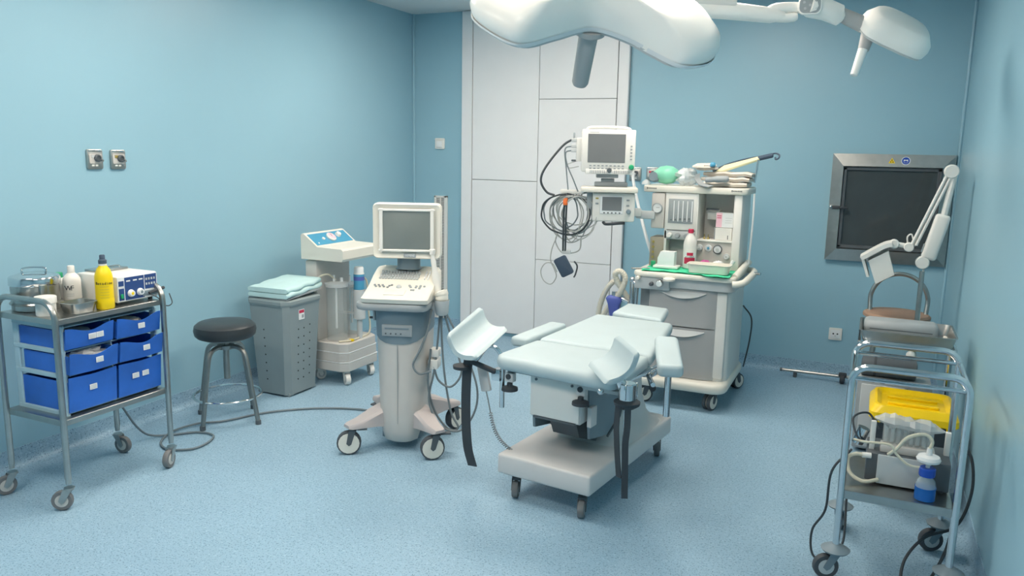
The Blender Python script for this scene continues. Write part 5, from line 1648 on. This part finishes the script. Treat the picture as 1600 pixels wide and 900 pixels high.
for a, b in ((-0.025, 0.012), (0.02, 0.014), (-0.02, -0.014), (0.022, -0.012), (0.0, 0.0)):
    MB(Tc).cyl((a, b, 0.009), (a, b, 0.0115), 0.006, n=8).build('pad_button', 'lgrey', pad_)
m = MB()
m.cyl(Q(1308, 20), Q(1352, 40), 0.03, 0.036, n=16)
m.build('pivot', 'lampg', t)
# head: tilted shell, seen from behind and above
hd = Q(1398, 52)
ud = (Q(1452, 78) - Q(1348, 28)).normalized()
nn = (V((0, 0, 1)) * 0.78 - FH * 0.55 + RH * 0.30)
nn = (nn - ud * nn.dot(ud)).normalized()
vv = nn.cross(ud)
L2 = Matrix((ud, vv, nn)).transposed().to_4x4()
L2.translation = hd
ctl2 = [(-0.165, 0.0), (-0.15, -0.07), (-0.11, -0.11), (0.0, -0.115), (0.1, -0.105), (0.15, -0.07), (0.165, 0.0), (0.15, 0.09), (0.08, 0.14), (-0.05, 0.14), (-0.13, 0.09)]
out2 = cr([V((a, b, 0)) for a, b in ctl2], 5, True)
lamp_shell(L2, out2, [(0.93, -0.035), (0.97, -0.03), (1.0, 0.0), (0.97, 0.022), (0.8, 0.055), (0.72, 0.062), (0.4, 0.07), (0.02, 0.072)]).build('lamp_housing', 'lampw', t, 40)
lamp_shell(L2, out2, [(0.93, -0.042), (0.93, -0.034)]).build('lens_cover', 'lgrey', t, 40)
m = MB()
m.cyl(Q(1350, 72), Q(1334, 118), 0.021, 0.016, n=16, bev=0.003)
m.build('sterile_handle', 'lampw', t)
m = MB()
m.cyl(Q(1356, 55), Q(1349, 78), 0.03, 0.024, n=16)
m.build('handle_flange', 'lampg', t)

# ================================================================== RIGHT SIDE: YELLOW-LIDDED BIN
t = thing('waste_container', 'black waste container with bright yellow lid behind the steel cart', 'waste bin', (0.225, 3.765, 0))
m = MB()
m.loft([[(p[0], p[1], z) for p in rrect(w_, d_, 0.03, 4)] for z, w_, d_ in ((0.0, 0.27, 0.26), (0.01, 0.275, 0.265), (0.39, 0.315, 0.315), (0.40, 0.325, 0.325))])
m.build('container_body', 'black', t, 40)
m = MB()
up = lambda q, z: [(p[0], p[1], z) for p in q]
m.loft([up(rrect(0.335, 0.335, 0.03), 0.39), up(rrect(0.345, 0.345, 0.03), 0.396), up(rrect(0.342, 0.342, 0.03), 0.422), up(rrect(0.305, 0.305, 0.04), 0.452), up(rrect(0.285, 0.285, 0.04), 0.453), up(rrect(0.25, 0.25, 0.035), 0.434), up(rrect(0.12, 0.12, 0.02), 0.432)])
m.build('lid', 'yellowl', t, 20)
m = MB()
for k in range(9):
    m.box((-0.13 + k * 0.0325, -0.168, 0.388), (0.012, 0.01, 0.016), bev=0.002, seg=1)
m.build('lid_clips', 'yellowl', t)['kind'] = 'stuff'
for y_ in (-0.05, 0.05):
    MB().box((0, y_, 0.438), (0.2, 0.018, 0.014), bev=0.005).build('lid_rib', 'yellowl', t)

# ================================================================== STEEL CART
CX0, CX1, CY0, CY1 = -0.022, 0.335, 2.88, 3.275
t = thing('steel_cart', 'steel tube cart with open top and one low shelf by the right wall', 'cart', ((CX0 + CX1) / 2, (CY0 + CY1) / 2, 0))
cx, cy = (CX1 - CX0) / 2, (CY1 - CY0) / 2
for sy in (-1, 1):
    pts = [(-cx, sy * cy, 0.12), (-cx, sy * cy, 0.7)]
    for k in range(0, 7):
        a = R(90 * k / 6)
        pts.append((-cx + 0.055 * (1 - math.cos(a)), sy * cy, 0.735 + 0.055 * math.sin(a)))
    pts += [(0, sy * cy, 0.79)]
    pts += [(-p[0], p[1], p[2]) for p in pts[:-1][::-1]]
    MB().tube(pts, 0.0125, 12).build('leg_hoop', 'chrome', t)
    MB().cyl((-cx, sy * cy, 0.748), (cx, sy * cy, 0.748), 0.008, n=10).build('cross_bar', 'chrome', t)
for sx in (-1, 1):
    MB().cyl((sx * cx, -cy, 0.748), (sx * cx, cy, 0.748), 0.009, n=10).build('side_bar', 'chrome', t)
sh = MB()
sh.box((0, 0, 0.334), (2 * cx - 0.02, 2 * cy - 0.01, 0.004))
for sx in (-1, 1):
    sh.box((sx * (cx - 0.01), 0, 0.320), (0.004, 2 * cy - 0.01, 0.03))
for sy in (-1, 1):
    sh.box((0, sy * (cy - 0.005), 0.320), (2 * cx - 0.02, 0.004, 0.03))
sh.build('shelf', 'steel', t)
for (x, y, yaw) in ((-cx, -cy, 200), (cx, -cy, 230), (-cx, cy, 80), (cx, cy, 200)):
    caster(t, x, y, 0.13, 0.045, R(yaw), 'tdark', 'bgrey', w=0.026, hub='lgrey', offs=0.03)
    MB().lathe([(0.001, 0.105), (0.045, 0.105), (0.05, 0.112), (0.03, 0.124), (0.014, 0.13)], 20, (x, y, 0)).build('bumper_disc', 'bgrey', t)
ZC = 0.337
# pump unit on shelf
t = thing('suction_pump', 'dark pump unit with pale grey front plate on the cart shelf', 'pump', (0.185, 3.075, ZC))
MB().box((0.0, 0.02, 0.057), (0.27, 0.18, 0.104), bev=0.004).build('case', 'dgrey', t)
MB().box((-0.013, -0.084, 0.059), (0.17, 0.01, 0.108), bev=0.004).build('front_plate', 'lgrey', t)
for sx in (-0.11, 0.11):
    for sy in (-0.06, 0.1):
        MB().cyl((sx, sy, 0.008), (sx, sy, 0.0), 0.012, n=10).build('foot', 'black', t)
for x_, y_, z_, h_ in ((-0.12, -0.02, 0.16, 0.11), (0.125, 0.03, 0.15, 0.09)):
    MB().box((x_, y_, z_), (0.018, 0.02, h_), bev=0.003).build('handle_post', 'white', t)
m = MB()
m.tube(cr([(-0.09, -0.09, 0.02), (-0.14, -0.11, 0.012), (-0.185, -0.09, 0.03), (-0.195, -0.07, 0.075), (-0.17, -0.08, 0.1), (-0.135, -0.08, 0.1)], 6), 0.007, 8)
m.build('drain_tube', 'tubing', t)
MB().cyl((-0.15, -0.08, 0.1), (-0.12, -0.075, 0.1), 0.01, n=10).build('tube_fitting', 'white', t)
m = MB()
m.cyl((-0.17, 0.02, 0.11), (-0.15, 0.02, 0.17), 0.022, n=14)
m.build('regulator', 'chrome', t)
cabm([(-0.13, 0.0, 0.12), (-0.17, -0.02, 0.145), (-0.19, 0.03, 0.2), (-0.14, 0.08, 0.21), (-0.10, 0.06, 0.16)], 0.004, 'cableb', t, 'pump_lead')
# tube rack wrapped in film
t = thing('tube_rack', 'rack of clear tubes in crinkled plastic wrap on top of the pump', 'rack', (0.18, 3.055, ZC + 0.11))
MB().box((0, 0, 0.014), (0.175, 0.055, 0.028), bev=0.003).build('rack_base', 'warmg', t)
for k in range(8):
    x = -0.072 + k * 0.0205
    MB().lathe([(0.001, 0.026), (0.006, 0.028), (0.0085, 0.036), (0.0085, 0.115), (0.007, 0.115), (0.007, 0.038), (0.001, 0.036)], 10, (x, -0.005, 0)).build('clear_tube', 'clear', t)
MB().box((0, 0.02, 0.07), (0.165, 0.004, 0.09)).build('rack_back', 'lgrey', t)
rn2 = random.Random(5)
m = MB()
rings = []
for k in range(15):
    x = -0.115 + 0.23 * k / 14
    e = min(1.0, (k + 0.4) / 3.0, (14.4 - k) / 3.0)
    zc = 0.118 - 0.006 * (k / 14) * 3
    rr = []
    for q in range(8):
        a = 2 * PI * q / 8
        rr.append((x, 0.034 * e * math.cos(a) * rn2.uniform(0.7, 1.25), zc + 0.024 * e * math.sin(a) * rn2.uniform(0.6, 1.4)))
    rings.append(rr)
m.loft(rings)
m.build('plastic_wrap', 'film', t, 15)
# blue reagent bottle
t = thing('reagent_bottle', 'small glass bottle with blue cap, blue liquid and white disc filter', 'bottle', (0.242, 2.93, ZC))
MB().lathe([(0.001, 0), (0.031, 0), (0.033, 0.004), (0.033, 0.052), (0.028, 0.068), (0.019, 0.08), (0.018, 0.092)], 22).build('glass_body', 'glass', t)
MB().lathe([(0.001, 0.001), (0.0335, 0.0012), (0.0338, 0.046), (0.001, 0.046)], 22).build('liquid', 'liquid', t)
MB().lathe([(0.025, 0.085), (0.026, 0.09), (0.026, 0.112), (0.023, 0.115), (0.001, 0.115)], 20).build('cap', 'capblue', t)
MB().cyl((0, 0, 0.115), (0, 0, 0.135), 0.007, n=10).build('filter_stem', 'white', t)
MB().lathe([(0.001, 0.132), (0.036, 0.138), (0.039, 0.146), (0.034, 0.156), (0.01, 0.16), (0.008, 0.185)], 22).build('disc_filter', 'card', t)
m = MB()
m.tube(cr([(0.0, 0.0, 0.18), (0.005, 0.0, 0.21), (-0.02, 0.0, 0.23), (-0.07, 0.0, 0.21), (-0.1, 0.0, 0.165), (-0.125, 0.01, 0.135)], 6), 0.006, 8)
m.tube(cr([(-0.015, 0, 0.11), (-0.06, -0.005, 0.115), (-0.10, 0.0, 0.145), (-0.125, 0.0, 0.175), (-0.2, 0.02, 0.165), (-0.24, 0.03, 0.165)], 6), 0.0045, 8)
m.build('clear_tubing', 'tubing', t, 60)
# black cords of the cart
o = MB().tube(cr([(0.0, 3.0, 0.45), (-0.06, 2.98, 0.36), (-0.07, 3.0, 0.2), (-0.11, 3.02, 0.10), (-0.10, 3.0, 0.012), (-0.04, 2.98, 0.008), (0.0, 3.04, 0.07), (-0.002, 3.12, 0.2), (0.0, 3.18, 0.3)], 8), 0.0045, 7).build('mains_lead', 'cableb')
tag(o, 'thin black lead hanging in a loop off the cart beside its shelf', 'lead')
o = MB().tube(cr([(0.36, 3.2, 0.47), (0.40, 3.18, 0.42), (0.41, 3.16, 0.3), (0.37, 3.12, 0.18), (0.27, 3.06, 0.14), (0.21, 3.0, 0.07), (0.2, 2.93, 0.008), (0.23, 2.88, 0.006), (0.28, 2.93, 0.03), (0.34, 3.05, 0.12), (0.375, 3.2, 0.25)], 8), 0.0055, 7).build('mains_lead', 'cableb')
tag(o, 'thick black lead looping to the floor between cart and right wall', 'lead')

# ================================================================== MAYO STAND BEHIND THE CART
t = thing('mayo_stand', 'steel instrument stand with shallow rimmed tray behind the cart', 'stand', (0.18, 3.99, 0))
m = opentray(0.36, 0.30, 0.385, 0.325, 0.05)
m.v = [(v[0], v[1], v[2] + 0.675) for v in m.v]
m.build('tray', 'steel', t)
m = MB()
fr = [(p[0], p[1], 0.667) for p in rrect(0.39, 0.33, 0.035, 4)]
m.tube(fr, 0.008, 8, closed=True)
m.build('tray_frame', 'chrome', t)
m = MB()
m.cyl((0.2, 0.14, 0.665), (0.2, 0.14, 0.08), 0.013, n=12)
m.build('post', 'chrome', t)
MB().cyl((0.2, 0.0, 0.66), (0.2, 0.14, 0.66), 0.009, n=8).build('tray_arm', 'chrome', t)
m = MB()
m.cyl((0.02, -0.15, 0.665), (0.02, -0.15, 0.61), 0.006, n=8)
m.ball((0.02, -0.16, 0.635), 0.019)
m.build('lock_knob', 'white', t)
m = MB()
m.tube(cr([(-0.17, 0.1, 0.03), (-0.1, 0.11, 0.035), (0.1, 0.14, 0.04), (0.2, 0.15, 0.06)], 5), 0.012, 8)
m.cyl((0.2, 0.15, 0.04), (0.2, 0.15, 0.1), 0.022)
m.build('foot_tube', 'chrome', t)
for p in ((-0.17, 0.1), (0.2, 0.15)):
    MB().cyl((p[0], p[1], 0.04), (p[0], p[1], 0.0), 0.018, n=12).build('rubber_foot', 'black', t)
# grey bolster lying in the tray
t = thing('grey_bolster', 'grey padded bolster with rounded ends lying in the steel tray', 'cushion', (0.155, 4.03, 0.679))
m = MB()
m.loft([[(x, p[0] * e, 0.035 + p[1] * e) for p in rrect(0.15, 0.07, 0.03, 4)] for x, e in ((-0.155, 0.55), (-0.15, 0.85), (-0.135, 1.0), (0.135, 1.0), (0.15, 0.85), (0.155, 0.55))])
m.build('bolster_cover', 'mgrey', t, 60)
MB().box((0, -0.0755, 0.035), (0.26, 0.002, 0.004)).build('bolster_seam', 'dgrey', t)

# grey cabinet behind and dark roll on it
t = thing('grey_cabinet', 'low grey metal cabinet with a small dark lock behind the yellow lid', 'cabinet', (0.165, 4.42, 0))
MB().box((0, 0, 0.2), (0.34, 0.32, 0.36), bev=0.008).build('cabinet_body', 'mgrey', t)
for sx in (-0.12, 0.12):
    for sy in (-0.1, 0.1):
        MB().cyl((sx, sy, 0.022), (sx, sy, 0.0), 0.02, n=12).build('foot', 'black', t)
MB().box((-0.05, -0.164, 0.2), (0.2, 0.01, 0.33), bev=0.004).build('cabinet_door', 'lgrey', t)
MB().cyl((0.0, -0.168, 0.325), (0.0, -0.174, 0.325), 0.008, n=10).build('lock', 'black', t)
MB().box((0.06, -0.166, 0.2), (0.008, 0.012, 0.33)).build('door_gap', 'dgrey', t)
t = thing('dark_roll', 'dark rolled pad lying on the grey cabinet under the tray', 'roll', (0.16, 4.38, 0.381))
m = MB()
m.tube([(-0.155, 0, 0.05), (-0.15, 0, 0.05), (0.1, 0, 0.05), (0.105, 0, 0.05)], [0.03, 0.05, 0.05, 0.03], 18)
m.build('roll_body', 'dgrey', t, 50)
m = MB()
m.tube([(-0.155 + 0.02 * q, 0, 0.05) for q in (3, 3.6)], 0.0515, 18)
m.build('roll_strap', 'black', t, 50)

# ================================================================== STOOL WITH HOOP BACK
t = thing('hoop_stool', 'brown-seated steel stool with a tall curved hoop back by the far corner', 'stool', (0.165, 4.98, 0))
MB().lathe([(0.001, 0.585), (0.165, 0.585), (0.178, 0.592), (0.178, 0.606), (0.165, 0.616), (0.001, 0.62)], 32).build('seat', 'brown', t)
MB().cyl((0, 0, 0.586), (0, 0, 0.56), 0.12, n=24).build('seat_plate', 'dgrey', t)
m = MB()
pts = [(-0.14, 0.02, 0.56)]
for k in range(0, 13):
    a = PI - PI * k / 12
    pts.append((0.005 + 0.15 * math.cos(a), 0.05, 0.68 + 0.155 * math.sin(a)))
pts.append((0.145, 0.02, 0.56))
m.tube(cr(pts, 4), 0.013, 10)
m.build('back_hoop', 'steel', t, 60)
for k in range(4):
    a = R(45 + 90 * k)
    ca_, sa_ = math.cos(a), math.sin(a)
    lg = MB().tube(cr([(0.05 * ca_, 0.05 * sa_, 0.555), (0.11 * ca_, 0.11 * sa_, 0.53), (0.15 * ca_, 0.15 * sa_, 0.4), (0.2 * ca_, 0.2 * sa_, 0.012)], 5), 0.012, 8).build('leg', 'steel', t, 60)
    MB().cyl((0.2 * ca_, 0.2 * sa_, 0.02), (0.2 * ca_, 0.2 * sa_, 0), 0.015, n=10).build('foot_tip', 'black', lg)
MB().tube([(0.165 * math.cos(R(a)), 0.165 * math.sin(R(a)), 0.2) for a in range(0, 360, 12)], 0.007, 8, closed=True).build('foot_ring', 'chrome', t)

# ================================================================== STEEL FLOOR RAIL
t = thing('stand_foot_rail', 'steel tube foot rail with black castor lying along the far wall', 'stand base', (-0.1, 5.55, 0))
MB().cyl((-0.385, 0.02, 0.042), (0.3, 0.0, 0.05), 0.011, n=12).build('rail_tube', 'steel', t)
MB().cyl((-0.385, 0.02, 0.042), (-0.4, 0.02, 0.042), 0.012, n=12).build('rail_end', 'dgrey', t)
MB().cyl((-0.3, 0.018, 0.035), (-0.3, 0.018, 0.0), 0.012, n=10).build('rail_foot', 'dgrey', t)
for x in (0.0, 0.3):
    m = MB()
    m.cyl((x - 0.016, 0, 0.032), (x + 0.016, 0, 0.032), 0.032, n=18, bev=0.006)
    m.box((x, 0, 0.06), (0.05, 0.03, 0.03), bev=0.008)
    m.build('castor', 'black', t)

# ================================================================== MAGNIFIER LAMP
MX, MY = 0.262, 4.72
t = thing('examination_lamp', 'white jointed-arm examination lamp on a steel pole before the hatch', 'lamp', (MX, MY, 0))
def MP(x, y, Y=4.72):
    d_ = FX + RX * ((x - 800) / 1230.66) - UX * ((y - 450) / 1230.66)
    p = V((0, 0, 1.5)) + d_ * (Y / d_.y)
    return p - V((MX, MY, 0))
m = MB()
pb = MP(1441, 424)
m.cyl((pb.x, 0, pb.z), (pb.x, 0, 0.06), 0.0125, n=12)
m.build('pole', 'steel', t)
MB().lathe([(0.001, 0.0), (0.11, 0.0), (0.11, 0.025), (0.04, 0.045), (0.014, 0.07)], 24, (pb.x, 0, 0)).build('pole_base', 'steeld', t)
el = MP(1487, 268)
j0 = MP(1441, 410)
q1 = MP(1437, 404)
hs0, hs1 = MP(1450, 403), MP(1474, 338)
m = MB()
dd = (hs1 - hs0)
T_ = frame((hs0 + hs1) / 2, (V((0, 1, 0))), dd)
m.box((0, 0, 0), (0.055, dd.length * 1.08, 0.075), bev=0.018, seg=3, T=T_)
ob = m.build('transformer_box', 'white', t)
MB(T_).box((0.0, -0.07, -0.04), (0.03, 0.045, 0.006), bev=0.002).build('switch_plate', 'mgrey', ob)
m = MB()
m.cyl(j0 + V((0, -0.025, 0)), j0 + V((0, 0.025, 0)), 0.034, n=18, bev=0.004)
m.build('base_joint', 'white', t)
m = MB()
m.cyl(MP(1474, 340), MP(1491, 275), 0.017, n=10)
m.build('upper_arm', 'white', t)
m = MB()
m.cyl(el + V((0, -0.026, 0)), el + V((0, 0.026, 0)), 0.036, n=18, bev=0.005)
m.build('elbow_joint', 'white', t)
m = MB()
for dx in (-0.012, 0.012):
    m.cyl(MP(1484, 272) + V((dx, -0.01, dx * 0.3)), MP(1427, 384) + V((dx, -0.01, dx * 0.3)), 0.008, n=8)
m.cyl(MP(1484, 272) + V((0, 0.008, 0)), MP(1427, 384) + V((0, 0.008, 0)), 0.012, n=8)
m.build('fore_arm', 'white', t)
m = MB()
for x, y in ((1397, 381), (1420, 386)):
    c_ = MP(x, y)
    m.cyl(c_ + V((0, -0.022, 0)), c_ + V((0, 0.022, 0)), 0.025, n=16, bev=0.004)
m.cyl(MP(1397, 381), MP(1420, 385), 0.014)
m.build('wrist_joint', 'white', t)
m = MB()
m.tube(cr([MP(1418, 380), MP(1418, 370), MP(1424, 366), MP(1427, 374)], 4), 0.004, 6)
m.build('cable_loop', 'white', t)
# head: curved hood with a hanging rectangular shade
m = MB()
a_, b_ = MP(1394, 380), MP(1346, 402)
hpts = cr([a_, MP(1382, 383), MP(1364, 392), b_], 4)
m.strip(hpts, (0, 0.08, 0), 0.022)
m.build('lamp_hood', 'white', t, 40)
s0, s1, s2, s3 = MP(1357, 405), MP(1388, 390), MP(1397, 427), MP(1368, 441)
m = MB()
off = V((0, 0.07, 0))
m.loft([[s0 - off, s1 - off, s1 + off, s0 + off], [s3 - off, s2 - off, s2 + off, s3 + off]])
m.build('lamp_shade', 'white', t)
m = MB()
e0, e1 = MP(1346, 402), MP(1354, 430)
m.loft([[e0 - off, e0 + V((0.016, -0.07, 0)), e0 + V((0.016, 0.07, 0)), e0 + off], [e1 - off, e1 + V((0.014, -0.07, 0)), e1 + V((0.014, 0.07, 0)), e1 + off]])
m.build('end_flap', 'white', t)
m = MB()
m.tube(cr([MP(1444, 415), MP(1440, 440), MP(1438, 470), MP(1436, 500), MP(1432, 530)], 6), 0.005, 7)
m.build('lamp_lead', 'white', t)
